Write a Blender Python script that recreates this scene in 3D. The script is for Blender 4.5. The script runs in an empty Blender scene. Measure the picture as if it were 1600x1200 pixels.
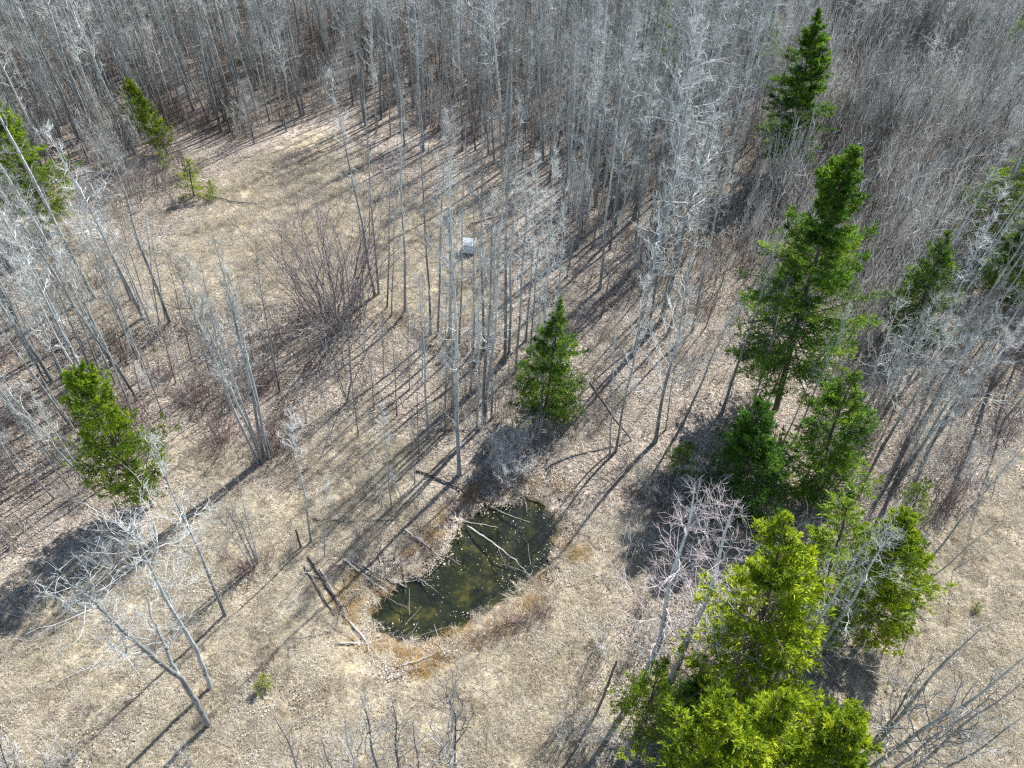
import bpy, math, random
import numpy as np
from mathutils import Vector, Matrix

SC = bpy.context.scene
COL = SC.collection

# ------------------------------------------------------------------ camera
F_PX, CAM_H = 1110.0, 36.0                      # focal length in photo pixels, drone height in metres
_vp = (-45.0, 1090.0)                           # nadir vanishing point relative to the picture centre
_dn = np.array([_vp[0], -_vp[1], -F_PX]); _dn /= np.linalg.norm(_dn)
_up = -_dn
_fw = np.array([0, 0, -1.0]); _yw = _fw - _up * (_fw @ _up); _yw /= np.linalg.norm(_yw)
RW = np.stack([np.cross(_yw, _up), _yw, _up])   # camera axes -> world axes
CAMP = np.array([0.0, 0.0, CAM_H])
cam_d = bpy.data.cameras.new('camera'); cam = bpy.data.objects.new('camera', cam_d); COL.objects.link(cam)
cam_d.sensor_width = 36.0; cam_d.lens = F_PX / 1600 * 36.0
cam_d.clip_start = 0.5; cam_d.clip_end = 3000
M = Matrix.Identity(4)
for i in range(3):
    for j in range(3):
        M[i][j] = RW[i][j]
    M[i][3] = CAMP[i]
cam.matrix_world = M
SC.camera = cam

# ------------------------------------------------------------------ sky, sun, exposure
SUN_EL, SUN_AZ = 47.0, 54.5                     # azimuth counted from +X
wd = bpy.data.worlds.new('World'); SC.world = wd; wd.use_nodes = True
nt = wd.node_tree
sky = nt.nodes.new('ShaderNodeTexSky'); sky.sky_type = 'NISHITA'; sky.sun_disc = False
sky.sun_elevation = math.radians(SUN_EL); sky.sun_rotation = math.radians(90 - SUN_AZ)
sky.altitude = 700
bg = nt.nodes['Background']; bg.inputs['Strength'].default_value = 0.105
nt.links.new(sky.outputs[0], bg.inputs['Color'])
sun_d = bpy.data.lights.new('sun', 'SUN'); sun_d.energy = 5.0; sun_d.angle = math.radians(0.55)
sun_d.color = (1.0, 0.975, 0.925)
sun = bpy.data.objects.new('sun', sun_d); COL.objects.link(sun)
_e, _a = math.radians(SUN_EL), math.radians(SUN_AZ)
SUNV = Vector((math.cos(_e) * math.cos(_a), math.cos(_e) * math.sin(_a), math.sin(_e)))
sun.rotation_euler = SUNV.to_track_quat('Z', 'Y').to_euler()
sun.location = SUNV * 200
vs = SC.view_settings
vs.view_transform = 'Standard'; vs.look = 'None'; vs.gamma = 1.0; vs.use_curve_mapping = False
vs.exposure = 1.15
SC.cycles.use_denoising = False
SC.cycles.max_bounces = 6; SC.cycles.diffuse_bounces = 3; SC.cycles.glossy_bounces = 2
SC.cycles.transparent_max_bounces = 8; SC.cycles.transmission_bounces = 3
SC.cycles.caustics_reflective = False; SC.cycles.caustics_refractive = False
SC.cycles.sample_clamp_indirect = 4.0
SC.cycles.pixel_filter_type = 'BLACKMAN_HARRIS'; SC.cycles.filter_width = 1.3

RNG = np.random.default_rng(7)

# ------------------------------------------------------------------ small maths
def ss(a, b, x):
    t = np.clip((x - a) / (b - a), 0, 1); return t * t * (3 - 2 * t)

def vnoise(x, y, seed=0):
    """smooth value noise, -1..1"""
    xi, yi = np.floor(x).astype(np.int64), np.floor(y).astype(np.int64)
    xf, yf = x - xi, y - yi
    u, v = xf * xf * (3 - 2 * xf), yf * yf * (3 - 2 * yf)
    def h(a, b):
        n = (a * 374761393 + b * 668265263 + seed * 1442695041) & 0x7fffffff
        n = ((n ^ (n >> 13)) * 1274126177) & 0x7fffffff
        n = n ^ (n >> 16)
        return (n & 0xffff) / 32767.5 - 1.0
    return (h(xi, yi) * (1 - u) + h(xi + 1, yi) * u) * (1 - v) + (h(xi, yi + 1) * (1 - u) + h(xi + 1, yi + 1) * u) * v

def fbm(x, y, seed=0, octs=4):
    s, a = 0, 0.5
    for o in range(octs):
        s = s + a * vnoise(x * 2 ** o, y * 2 ** o, seed + o); a *= 0.5
    return s

def ray(px, py):
    v = RW @ np.array([px - 800.0, 600.0 - py, -F_PX]); return v / np.linalg.norm(v)

def flat(px, py, z=0.0):
    v = ray(px, py); return CAMP + v * ((z - CAM_H) / v[2])

def sdist(P, poly):
    """signed distance of points (n,2) to a closed polygon, negative inside"""
    P = np.asarray(P, float); A = np.asarray(poly, float); B = np.roll(A, -1, 0)
    best = np.full(len(P), 1e9); ins = np.zeros(len(P), bool)
    for a, b in zip(A, B):
        ab = b - a; t = np.clip(((P - a) @ ab) / (ab @ ab + 1e-12), 0, 1)
        best = np.minimum(best, np.hypot(*(P - (a + t[:, None] * ab)).T))
        c = ((a[1] > P[:, 1]) != (b[1] > P[:, 1]))
        with np.errstate(divide='ignore', invalid='ignore'):
            xx = (b[0] - a[0]) * (P[:, 1] - a[1]) / (b[1] - a[1]) + a[0]
        ins ^= c & (P[:, 0] < xx)
    return np.where(ins, -best, best)

def gpoly(pts, z=0.0):
    return np.array([flat(x, y, z)[:2] for x, y in pts])

# ------------------------------------------------------------------ terrain height
WATER = -0.75
POND = gpoly([(583, 958), (592, 940), (620, 928), (645, 912), (690, 880), (715, 850), (735, 815), (760, 797), (800, 787),
              (840, 787), (861, 802), (868, 827), (862, 852), (846, 880), (826, 905), (800, 925), (770, 945), (740, 962),
              (715, 977), (690, 990), (660, 1000), (630, 997), (602, 985), (586, 972)], WATER)
BANK = gpoly([(-300, 560), (150, 540), (270, 520), (380, 492), (500, 492), (560, 520), (620, 500), (690, 530), (780, 570),
              (860, 520), (1000, 430), (1200, 330), (1700, 200), (2600, -150), (-2200, -150)])

def height(x, y):
    x = np.asarray(x, float); y = np.asarray(y, float); sh = x.shape
    P = np.stack([x.ravel(), y.ravel()], 1)
    near = np.hypot(P[:, 0], P[:, 1] - 30) < 90
    sp = np.full(len(P), 60.0); sb = np.full(len(P), -30.0)
    if near.any():
        sp[near] = sdist(P[near], POND)
        sb[near] = sdist(P[near], BANK)
    base = 0.45 * fbm(P[:, 0] / 14, P[:, 1] / 14, 3) + 0.10 * fbm(P[:, 0] / 2.2, P[:, 1] / 2.2, 9)
    base = base + 0.75 * ss(1.3, -1.0, sb + 0.8 * vnoise(P[:, 0] / 3, P[:, 1] / 3, 5))
    prof = WATER - 0.06 + np.clip(0.30 * sp, -0.9, 1.6) + 0.06 * vnoise(P[:, 0] / 0.9, P[:, 1] / 0.9, 21) + 0.05 * vnoise(P[:, 0] / 0.35, P[:, 1] / 0.35, 22)
    w = ss(0.3, 6.0, sp)
    return (w * base + (1 - w) * prof).reshape(sh)

def gz(x, y):
    return float(height(np.array([x]), np.array([y]))[0])

def gnd(px, py):
    v = ray(px, py); z = 0.0
    for _ in range(5):
        p = CAMP + v * ((z - CAM_H) / v[2]); z = gz(p[0], p[1])
    return CAMP + v * ((z - CAM_H) / v[2])

def above(base, px, py, off=0.0):
    """the point seen at a pixel in the upright plane that faces the camera through a base point (plus a depth offset)"""
    v = ray(px, py); h = base[:2] / np.linalg.norm(base[:2])
    t = (base[:2] @ h + off) / (v[:2] @ h)
    return CAMP + v * t

# ------------------------------------------------------------------ materials
def mat(name):
    m = bpy.data.materials.new(name); m.use_nodes = True
    n = m.node_tree; p = n.nodes['Principled BSDF']
    return m, n, n.nodes, n.links, p

def ramp(ns, stops):
    r = ns.new('ShaderNodeValToRGB'); e = r.color_ramp.elements
    while len(e) < len(stops): e.new(0.5)
    for k, (pos, c) in zip(e, stops):
        k.position = pos; k.color = (*c, 1)
    return r

def noise(ns, ls, vec, scale, detail=4, rough=0.6):
    t = ns.new('ShaderNodeTexNoise'); t.inputs['Scale'].default_value = scale
    t.inputs['Detail'].default_value = detail; t.inputs['Roughness'].default_value = rough
    if vec is not None: ls.new(vec, t.inputs['Vector'])
    return t

def mixc(ns, ls, fac, a, b, mode='MIX'):
    m = ns.new('ShaderNodeMix'); m.data_type = 'RGBA'; m.blend_type = mode
    for sock, v in ((m.inputs[0], fac), (m.inputs[6], a), (m.inputs[7], b)):
        if isinstance(v, (int, float)): sock.default_value = v
        elif isinstance(v, tuple): sock.default_value = (*v, 1)
        else: ls.new(v, sock)
    return m.outputs[2]

def bark(name, stops, ring=None, rough=0.85, scale=3.0, per=0.25, low=None):
    m, n, ns, ls, p = mat(name)
    tc = ns.new('ShaderNodeTexCoord'); mp = ns.new('ShaderNodeMapping'); mp.inputs['Scale'].default_value = (1, 1, 0.35)
    ls.new(tc.outputs['Object'], mp.inputs[0])
    t = noise(ns, ls, mp.outputs[0], scale, 6, 0.7)
    oi = ns.new('ShaderNodeObjectInfo')
    a = ns.new('ShaderNodeMath'); a.operation = 'MULTIPLY_ADD'; a.inputs[1].default_value = per; a.inputs[2].default_value = -per / 2
    ls.new(oi.outputs['Random'], a.inputs[0])
    b = ns.new('ShaderNodeMath'); b.operation = 'ADD'; ls.new(t.outputs[0], b.inputs[0]); ls.new(a.outputs[0], b.inputs[1])
    r = ramp(ns, stops); ls.new(b.outputs[0], r.inputs[0]); c = r.outputs[0]
    if ring:
        mp2 = ns.new('ShaderNodeMapping'); mp2.inputs['Scale'].default_value = (2.2, 2.2, 4.5)
        ls.new(tc.outputs['Object'], mp2.inputs[0])
        t2 = noise(ns, ls, mp2.outputs[0], 1.3, 3, 0.6)
        r2 = ramp(ns, [(0.60, (0, 0, 0)), (0.68, (1, 1, 1))]); ls.new(t2.outputs[0], r2.inputs[0])
        c = mixc(ns, ls, r2.outputs[0], c, ring)
    if low:                                       # older, rougher and darker bark on the lower trunk
        sx = ns.new('ShaderNodeSeparateXYZ'); ls.new(tc.outputs['Object'], sx.inputs[0])
        mr = ns.new('ShaderNodeMapRange'); mr.inputs[1].default_value = 1.0; mr.inputs[2].default_value = 11.0
        mr.inputs[3].default_value = 0.85; mr.inputs[4].default_value = 0.0; ls.new(sx.outputs[2], mr.inputs[0])
        c = mixc(ns, ls, mr.outputs[0], c, mixc(ns, ls, 1.0, c, low, 'MULTIPLY'))
    ls.new(c, p.inputs['Base Color']); p.inputs['Roughness'].default_value = rough
    p.inputs['Specular IOR Level'].default_value = 0.25
    return m

MAT = {}
MAT['aspen'] = bark('aspen_bark', [(0.27, (.13, .135, .13)), (0.44, (.36, .385, .37)), (0.62, (.58, .61, .585)), (0.85, (.74, .765, .74))], ring=(.05, .045, .04), low=(.40, .385, .375))
MAT['aspen_twig'] = bark('aspen_twig', [(0.27, (.13, .13, .12)), (0.5, (.37, .38, .355)), (0.75, (.66, .675, .64))], per=.5)
MAT['upbark'] = bark('young_grey_bark', [(0.25, (.12, .11, .10)), (0.5, (.27, .26, .245)), (0.75, (.50, .50, .475))], per=.5)
MAT['silver'] = bark('silver_dead_bark', [(0.25, (.14, .145, .14)), (0.5, (.31, .325, .315)), (0.75, (.54, .56, .55))], ring=(.06, .055, .05))
MAT['bigwillow'] = bark('mauve_willow_bark', [(0.25, (.13, .108, .108)), (0.5, (.30, .26, .26)), (0.8, (.50, .45, .445))])
MAT['pinktwig'] = bark('pinkish_twig', [(0.25, (.20, .16, .155)), (0.5, (.44, .38, .37)), (0.75, (.66, .60, .585))])
MAT['grey'] = bark('weathered_wood', [(0.25, (.11, .10, .09)), (0.5, (.25, .235, .22)), (0.8, (.44, .42, .39))])
MAT['darkwood'] = bark('dark_dead_wood', [(0.25, (.05, .042, .037)), (0.55, (.13, .11, .10)), (0.8, (.27, .24, .22))])
MAT['willow'] = bark('willow_bark', [(0.25, (.11, .095, .088)), (0.5, (.26, .23, .215)), (0.8, (.46, .42, .395))])
MAT['alder'] = bark('grey_brush_bark', [(0.34, (.075, .070, .060)), (0.48, (.29, .28, .255)), (0.62, (.68, .67, .625))], per=0.5, scale=2.2)
MAT['osier'] = bark('red_brush_bark', [(0.25, (.10, .06, .06)), (0.5, (.20, .135, .13)), (0.8, (.36, .28, .27))])
MAT['conbark'] = bark('conifer_bark', [(0.25, (.05, .04, .032)), (0.5, (.12, .098, .08)), (0.8, (.22, .19, .16))])

def leafmat(name, stops, trans=0.45, rough=0.55, attr='tone', obj_var=0.15, spec=0.25):
    m, n, ns, ls, p = mat(name)
    at = ns.new('ShaderNodeAttribute'); at.attribute_name = attr
    oi = ns.new('ShaderNodeObjectInfo')
    a = ns.new('ShaderNodeMath'); a.operation = 'MULTIPLY_ADD'; a.inputs[1].default_value = obj_var; a.inputs[2].default_value = -obj_var / 2
    ls.new(oi.outputs['Random'], a.inputs[0])
    b = ns.new('ShaderNodeMath'); b.operation = 'ADD'; ls.new(at.outputs['Fac'], b.inputs[0]); ls.new(a.outputs[0], b.inputs[1])
    r = ramp(ns, stops); ls.new(b.outputs[0], r.inputs[0])
    ls.new(r.outputs[0], p.inputs['Base Color']); p.inputs['Roughness'].default_value = rough
    p.inputs['Specular IOR Level'].default_value = spec
    tr = ns.new('ShaderNodeBsdfTranslucent'); ls.new(r.outputs[0], tr.inputs['Color'])
    mx = ns.new('ShaderNodeMixShader'); mx.inputs[0].default_value = trans
    ls.new(p.outputs[0], mx.inputs[1]); ls.new(tr.outputs[0], mx.inputs[2])
    ls.new(mx.outputs[0], ns['Material Output'].inputs['Surface'])
    return m

MAT['spruce'] = leafmat('spruce_needles', [(0.0, (.030, .075, .010)), (0.5, (.11, .23, .020)), (1.0, (.28, .42, .03))], trans=.45)
MAT['darkspruce'] = leafmat('dark_spruce_needles', [(0.0, (.018, .065, .010)), (0.5, (.06, .17, .016)), (1.0, (.16, .32, .03))], trans=.5)
MAT['pine'] = leafmat('pine_needles', [(0.0, (.07, .15, .012)), (0.5, (.28, .38, .020)), (1.0, (.55, .62, .03))], trans=.5)
MAT['midpine'] = leafmat('green_pine_needles', [(0.0, (.06, .12, .012)), (0.5, (.20, .32, .020)), (1.0, (.42, .52, .03))], trans=.5)
MAT['grass'] = leafmat('dry_grass', [(0.0, (.14, .11, .072)), (0.3, (.34, .295, .22)), (0.65, (.56, .505, .405)), (1.0, (.80, .745, .63))], trans=0.3, rough=0.9, obj_var=0.35, spec=.03)
MAT['sedge'] = leafmat('rusty_sedge', [(0.0, (.15, .09, .04)), (0.5, (.40, .26, .10)), (1.0, (.60, .47, .25))], trans=0.3, rough=0.9, obj_var=0.35, spec=.03)
MAT['litter'] = leafmat('fallen_leaves', [(0.0, (.09, .070, .055)), (0.35, (.28, .235, .19)), (0.65, (.46, .405, .34)), (1.0, (.66, .61, .54))], trans=0.1, rough=0.95, obj_var=0.25, spec=.02)
MAT['floatleaf'] = leafmat('floating_leaves', [(0.0, (.10, .09, .05)), (0.5, (.30, .27, .20)), (1.0, (.62, .59, .52))], trans=0.0, rough=0.8, spec=.05)
MAT['herb'] = leafmat('green_herb', [(0.0, (.08, .10, .02)), (1.0, (.22, .24, .05))])

def ground_mat():
    m, n, ns, ls, p = mat('forest_ground')
    tc = ns.new('ShaderNodeTexCoord'); o = tc.outputs['Object']
    def at(nm):
        a = ns.new('ShaderNodeAttribute'); a.attribute_name = nm; return a.outputs['Fac']
    nf = noise(ns, ls, o, 4.2, 8, 0.72); nm = noise(ns, ls, o, 1.1, 6, 0.65); nb = noise(ns, ls, o, 0.22, 6, 0.6)
    vo = ns.new('ShaderNodeTexVoronoi'); vo.inputs['Scale'].default_value = 7.5; ls.new(o, vo.inputs['Vector'])
    straw = ramp(ns, [(0.30, (.10, .075, .048)), (0.45, (.31, .26, .18)), (0.6, (.50, .435, .33)), (0.75, (.66, .60, .48))])
    ls.new(nf.outputs[0], straw.inputs[0])
    pale = ramp(ns, [(0.36, (.58, .54, .49)), (0.52, (1, 1, 1)), (0.66, (1.28, 1.27, 1.24))]); ls.new(nm.outputs[0], pale.inputs[0])
    c1 = mixc(ns, ls, 1.0, straw.outputs[0], pale.outputs[0], 'MULTIPLY')
    lit = ramp(ns, [(0.28, (.06, .048, .040)), (0.45, (.23, .195, .165)), (0.6, (.39, .345, .30)), (0.76, (.60, .55, .49))])
    ls.new(nf.outputs[0], lit.inputs[0])
    vr = ramp(ns, [(0.0, (.45, .39, .34)), (0.45, (1, 1, 1)), (1.0, (1.5, 1.45, 1.4))])
    sep = ns.new('ShaderNodeSeparateColor'); ls.new(vo.outputs['Color'], sep.inputs[0]); ls.new(sep.outputs[0], vr.inputs[0])
    c2 = mixc(ns, ls, 0.8, lit.outputs[0], vr.outputs[0], 'MULTIPLY')
    a = ns.new('ShaderNodeMath'); a.operation = 'MULTIPLY_ADD'; a.inputs[1].default_value = 1.1; a.inputs[2].default_value = -0.55
    ls.new(nm.outputs[0], a.inputs[0])
    b = ns.new('ShaderNodeMath'); b.operation = 'ADD'; b.use_clamp = True; ls.new(at('grassy'), b.inputs[0]); ls.new(a.outputs[0], b.inputs[1])
    c = mixc(ns, ls, b.outputs[0], c2, c1)
    bigr = ramp(ns, [(0.35, (.72, .71, .70)), (0.62, (1.16, 1.16, 1.16))]); ls.new(nb.outputs[0], bigr.inputs[0])
    c = mixc(ns, ls, 1.0, c, bigr.outputs[0], 'MULTIPLY')
    pn = noise(ns, ls, o, 0.55, 5, 0.6)
    pr = ramp(ns, [(0.56, (0, 0, 0)), (0.68, (.6, .6, .6))]); ls.new(pn.outputs[0], pr.inputs[0])
    c = mixc(ns, ls, pr.outputs[0], c, mixc(ns, ls, 1.0, c, (.60, .58, .40), 'MULTIPLY'))     # mossy, damp patches
    rimn = ramp(ns, [(0.40, (0, 0, 0)), (0.62, (1, 1, 1))]); ls.new(nm.outputs[0], rimn.inputs[0])
    rf = ns.new('ShaderNodeMath'); rf.operation = 'MULTIPLY'; ls.new(at('rim'), rf.inputs[0]); ls.new(rimn.outputs[0], rf.inputs[1])
    rimc = ramp(ns, [(0.3, (.13, .075, .028)), (0.55, (.34, .21, .085)), (0.75, (.50, .38, .20))]); ls.new(nf.outputs[0], rimc.inputs[0])
    c = mixc(ns, ls, rf.outputs[0], c, rimc.outputs[0])
    c = mixc(ns, ls, at('wood_shade'), c, mixc(ns, ls, 1.0, c, (.55, .53, .52), 'MULTIPLY'))  # trunk shade of the back wood, painted into the ground colour
    mud = ramp(ns, [(0.38, (.018, .024, .020)), (0.54, (.050, .056, .034)), (0.70, (.17, .155, .06))]); ls.new(nm.outputs[0], mud.inputs[0])
    c = mixc(ns, ls, at('mud'), c, mud.outputs[0])
    ls.new(c, p.inputs['Base Color']); p.inputs['Roughness'].default_value = 0.92
    p.inputs['Specular IOR Level'].default_value = 0.15
    bp = ns.new('ShaderNodeBump'); bp.inputs['Strength'].default_value = 0.9; bp.inputs['Distance'].default_value = 0.22
    ls.new(nf.outputs[0], bp.inputs['Height']); ls.new(bp.outputs[0], p.inputs['Normal'])
    return m
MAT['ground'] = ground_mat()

def water_mat():
    m, n, ns, ls, p = mat('pond_water')
    tc = ns.new('ShaderNodeTexCoord')
    t = noise(ns, ls, tc.outputs['Object'], 2.5, 2, 0.5)
    bp = ns.new('ShaderNodeBump'); bp.inputs['Strength'].default_value = 0.03; bp.inputs['Distance'].default_value = 0.05
    ls.new(t.outputs[0], bp.inputs['Height'])
    tr = ns.new('ShaderNodeBsdfTransparent'); tr.inputs[0].default_value = (.66, .67, .50, 1)
    gl = ns.new('ShaderNodeBsdfGlossy'); gl.inputs['Roughness'].default_value = 0.02; ls.new(bp.outputs[0], gl.inputs['Normal'])
    fr = ns.new('ShaderNodeFresnel'); fr.inputs['IOR'].default_value = 1.42; ls.new(bp.outputs[0], fr.inputs['Normal'])
    mx = ns.new('ShaderNodeMixShader'); ls.new(fr.outputs[0], mx.inputs[0]); ls.new(tr.outputs[0], mx.inputs[1]); ls.new(gl.outputs[0], mx.inputs[2])
    ls.new(mx.outputs[0], ns['Material Output'].inputs['Surface'])
    return m
MAT['water'] = water_mat()

def paint(name, c1, c2, rough, metal=0.0, scale=6.0):
    m, n, ns, ls, p = mat(name)
    tc = ns.new('ShaderNodeTexCoord'); t = noise(ns, ls, tc.outputs['Object'], scale, 6, 0.7)
    r = ramp(ns, [(0.35, c1), (0.65, c2)]); ls.new(t.outputs[0], r.inputs[0]); ls.new(r.outputs[0], p.inputs['Base Color'])
    p.inputs['Roughness'].default_value = rough; p.inputs['Metallic'].default_value = metal
    return m
MAT['boxwall'] = paint('pale_blue_painted_plywood', (.52, .70, .78), (.66, .80, .86), 0.6)
MAT['boxlid'] = paint('pale_sheet_metal', (.22, .25, .27), (.34, .37, .39), 0.5)
MAT['timber'] = paint('dark_timber', (.06, .045, .035), (.16, .12, .09), 0.85)

# ------------------------------------------------------------------ mesh building
class Acc:
    def __init__(s): s.v = []; s.q = []; s.t = []; s.tone = []; s.n = 0
    def add(s, v, q=None, t=None, tone=None):
        v = np.asarray(v, np.float32).reshape(-1, 3)
        if q is not None: s.q.append(np.asarray(q, np.int32).reshape(-1, 4) + s.n)
        if t is not None: s.t.append(np.asarray(t, np.int32).reshape(-1, 3) + s.n)
        s.v.append(v)
        s.tone.append(np.zeros(len(v), np.float32) if tone is None else np.broadcast_to(np.asarray(tone, np.float32), (len(v),)))
        s.n += len(v)
    def merged(s, o):
        r = Acc(); r.v = s.v + o.v; r.n = s.n + o.n; r.tone = s.tone + o.tone
        r.q = s.q + [k + s.n for k in o.q]; r.t = s.t + [k + s.n for k in o.t]
        r.split = sum(len(k) for k in s.q), sum(len(k) for k in s.t)
        return r
    def mesh(s, name, mats, smooth=True, tone=False, matidx=None):
        V = np.concatenate(s.v) if s.v else np.zeros((0, 3), np.float32)
        Q = np.concatenate(s.q) if s.q else np.zeros((0, 4), np.int32)
        T = np.concatenate(s.t) if s.t else np.zeros((0, 3), np.int32)
        me = bpy.data.meshes.new(name)
        me.vertices.add(len(V)); me.vertices.foreach_set('co', V.ravel())
        nl = Q.size + T.size; npoly = len(Q) + len(T)
        me.loops.add(nl); me.polygons.add(npoly)
        me.loops.foreach_set('vertex_index', np.concatenate([Q.ravel(), T.ravel()]).astype(np.int32))
        ls_ = np.concatenate([np.arange(len(Q)) * 4, Q.size + np.arange(len(T)) * 3]).astype(np.int32)
        me.polygons.foreach_set('loop_start', ls_)
        me.polygons.foreach_set('use_smooth', np.full(npoly, smooth))
        for m in (mats if isinstance(mats, (list, tuple)) else [mats]): me.materials.append(m)
        if matidx is not None: me.polygons.foreach_set('material_index', matidx.astype(np.int32))
        if tone:
            a = me.attributes.new('tone', 'FLOAT', 'POINT'); a.data.foreach_set('value', np.concatenate(s.tone).astype(np.float32))
        me.update(calc_edges=True)
        return me

def nrm(v):
    return v / (np.linalg.norm(v, axis=-1, keepdims=True) + 1e-9)

def tubes(acc, P, R, k, cap=False):
    """P (m,n,3) centre lines, R (m,n) radii"""
    P = np.asarray(P, float); R = np.asarray(R, float)
    if P.ndim == 2: P = P[None]; R = R[None]
    if cap:
        P = np.concatenate([P[:, :1] + 1e-3 * (P[:, :1] - P[:, 1:2]), P, P[:, -1:] + 1e-3 * (P[:, -1:] - P[:, -2:-1])], 1)
        R = np.concatenate([R[:, :1] * 0.02, R, R[:, -1:] * 0.02], 1)
    m, n, _ = P.shape
    T = nrm(np.gradient(P, axis=1))
    mt = nrm(P[:, -1] - P[:, 0])
    ref = np.where(np.abs(mt[:, 2:3]) < 0.8, np.array([[0, 0, 1.0]]), np.array([[1.0, 0, 0]]))[:, None, :]
    N1 = nrm(np.cross(T, np.broadcast_to(ref, T.shape))); N2 = np.cross(T, N1)
    a = np.arange(k) * 2 * np.pi / k
    V = P[:, :, None] + R[:, :, None, None] * (np.cos(a)[None, None, :, None] * N1[:, :, None] + np.sin(a)[None, None, :, None] * N2[:, :, None])
    i, j, l = np.meshgrid(np.arange(m), np.arange(n - 1), np.arange(k), indexing='ij')
    b = (i * n + j) * k; l2 = (l + 1) % k
    Q = np.stack([b + l, b + l2, b + k + l2, b + k + l], -1).reshape(-1, 4)
    acc.add(V, Q)

def grow(rng, p0, d0, L, nseg, wander, up):
    """m wandering paths -> (m,nseg+1,3)"""
    p = np.asarray(p0, float).copy(); d = nrm(np.asarray(d0, float)); L = np.asarray(L, float)
    out = [p.copy()]
    for _ in range(nseg):
        d = nrm(d + wander * rng.normal(size=d.shape) + np.array([0, 0, up]))
        p = p + d * (L / nseg)[:, None]; out.append(p.copy())
    return np.stack(out, 1)

def pick(rng, paths, lo, hi, cnt):
    """cnt starts on every path: positions, tangents, parameter"""
    m, n, _ = paths.shape
    u = rng.uniform(lo, hi, (m, cnt)); f = u * (n - 1); i = np.minimum(f.astype(int), n - 2); w = (f - i)[..., None]
    r = np.arange(m)[:, None]
    A, B = paths[r, i], paths[r, i + 1]
    return (A * (1 - w) + B * w).reshape(-1, 3), nrm(B - A).reshape(-1, 3), u.ravel()

def splay(rng, tan, ang):
    """turn tangents away by ang radians in a random direction"""
    side = nrm(np.cross(tan, rng.normal(size=tan.shape)))
    ang = np.asarray(ang).reshape(-1, 1) if np.ndim(ang) else ang
    return nrm(tan * np.cos(ang) + side * np.sin(ang))

def twiggery(rng, acc, br, L, rb, nsub=6, ntw=4, sub=0.4, twl=0.4, wander=0.25, up=0.1, rt=0.006):
    """side shoots and twigs on the paths br (m,n,3) of lengths L"""
    if nsub == 0: return
    p, t, u = pick(rng, br, 0.2, 1.0, nsub)
    Ls = np.repeat(L, nsub) * sub * rng.uniform(0.5, 1.3, len(p)) * (1.15 - 0.6 * u)
    sp = grow(rng, p, splay(rng, t, rng.uniform(0.5, 1.0, len(p))), Ls, 4, wander, up)
    r0 = np.repeat(rb, nsub) * (1 - 0.75 * u) * 0.6 + rt
    tubes(acc, sp, r0[:, None] * np.linspace(1, 0.35, 5)[None] , 3)
    if ntw:
        p, t, u = pick(rng, sp, 0.25, 1.0, ntw)
        Lt = twl * rng.uniform(0.5, 1.4, len(p))
        tp = grow(rng, p, splay(rng, t, rng.uniform(0.4, 0.9, len(p))), Lt, 2, wander * 1.1, up)
        tubes(acc, tp, np.full((len(p), 1), rt) * np.array([[1.0, 0.8, 0.45]]), 3)

def aspen(seed, H=20.0, cb=0.45, spread=1.0, nb=38, r0=0.135, wob=0.10, rt=0.0070, nsub=6, ntw=3, rbk=.9, an0=72, an1=34):
    rng = np.random.default_rng(seed); tr, cr = Acc(), Acc()
    n = 22; t = np.linspace(0, 1, n)
    ph = rng.uniform(0, 6, 4)
    x = wob * H * 0.05 * (np.sin(t * 5 + ph[0]) - np.sin(ph[0]) + 0.5 * np.sin(t * 13 + ph[1]) - .5 * np.sin(ph[1])) * np.minimum(1, t * 3)
    y = wob * H * 0.05 * (np.sin(t * 4 + ph[2]) - np.sin(ph[2]) + 0.5 * np.sin(t * 11 + ph[3]) - .5 * np.sin(ph[3])) * np.minimum(1, t * 3)
    x -= t * x[-1]; y -= t * y[-1]
    P = np.stack([x, y, t * H], 1); P[0, 2] = -0.5
    R = r0 * (1 - t) ** 0.75 * (1 + 0.5 * np.exp(-t * 40)) + 0.012
    tubes(tr, P, R, 8)
    m = nb; tt = cb + (0.985 - cb) * np.sort(rng.uniform(0, 1, m)) ** 0.9
    p0 = np.stack([np.interp(tt, t, P[:, i]) for i in range(3)], 1); rr = np.interp(tt, t, R)
    u = (tt - cb) / (1 - cb)
    L = spread * H * (0.02 + 0.125 * (1 - u) ** 0.8 * (0.5 + 0.5 * ss(0, 0.25, u))) * rng.uniform(0.45, 1.35, m)
    az = np.arange(m) * 2.4 + rng.uniform(0, 1.2, m); an = np.radians(an0 - an1 * u + rng.normal(0, 8, m))
    d = np.stack([np.sin(an) * np.cos(az), np.sin(an) * np.sin(az), np.cos(an)], 1)
    br = grow(rng, p0, d, L, 7, 0.20, 0.11)
    rb = np.minimum(0.45 * rr, rbk * (0.008 + 0.0085 * L))
    tubes(cr, br, rb[:, None] * np.linspace(1, 0.25, 8)[None] + 0.004, 4)
    twiggery(rng, cr, br, L, rb, nsub, ntw, 0.45, 0.45 * H / 20, 0.28, 0.09, rt)
    k = 9; ts = rng.uniform(0.12, cb, k)                       # dead stubs under the crown
    p0 = np.stack([np.interp(ts, t, P[:, i]) for i in range(3)], 1); az = rng.uniform(0, 6.3, k)
    d = np.stack([np.cos(az), np.sin(az), rng.uniform(-.1, .5, k)], 1); L = rng.uniform(0.3, 1.4, k)
    st = grow(rng, p0, d, L, 4, 0.2, 0.05)
    tubes(cr, st, 0.018 * np.linspace(1, 0.3, 5)[None] * np.ones((k, 1)), 3)
    twiggery(rng, cr, st, L, np.full(k, .012), 2, 1, 0.4, 0.25, 0.3, 0.05, 0.005)
    return tr, cr

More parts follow.
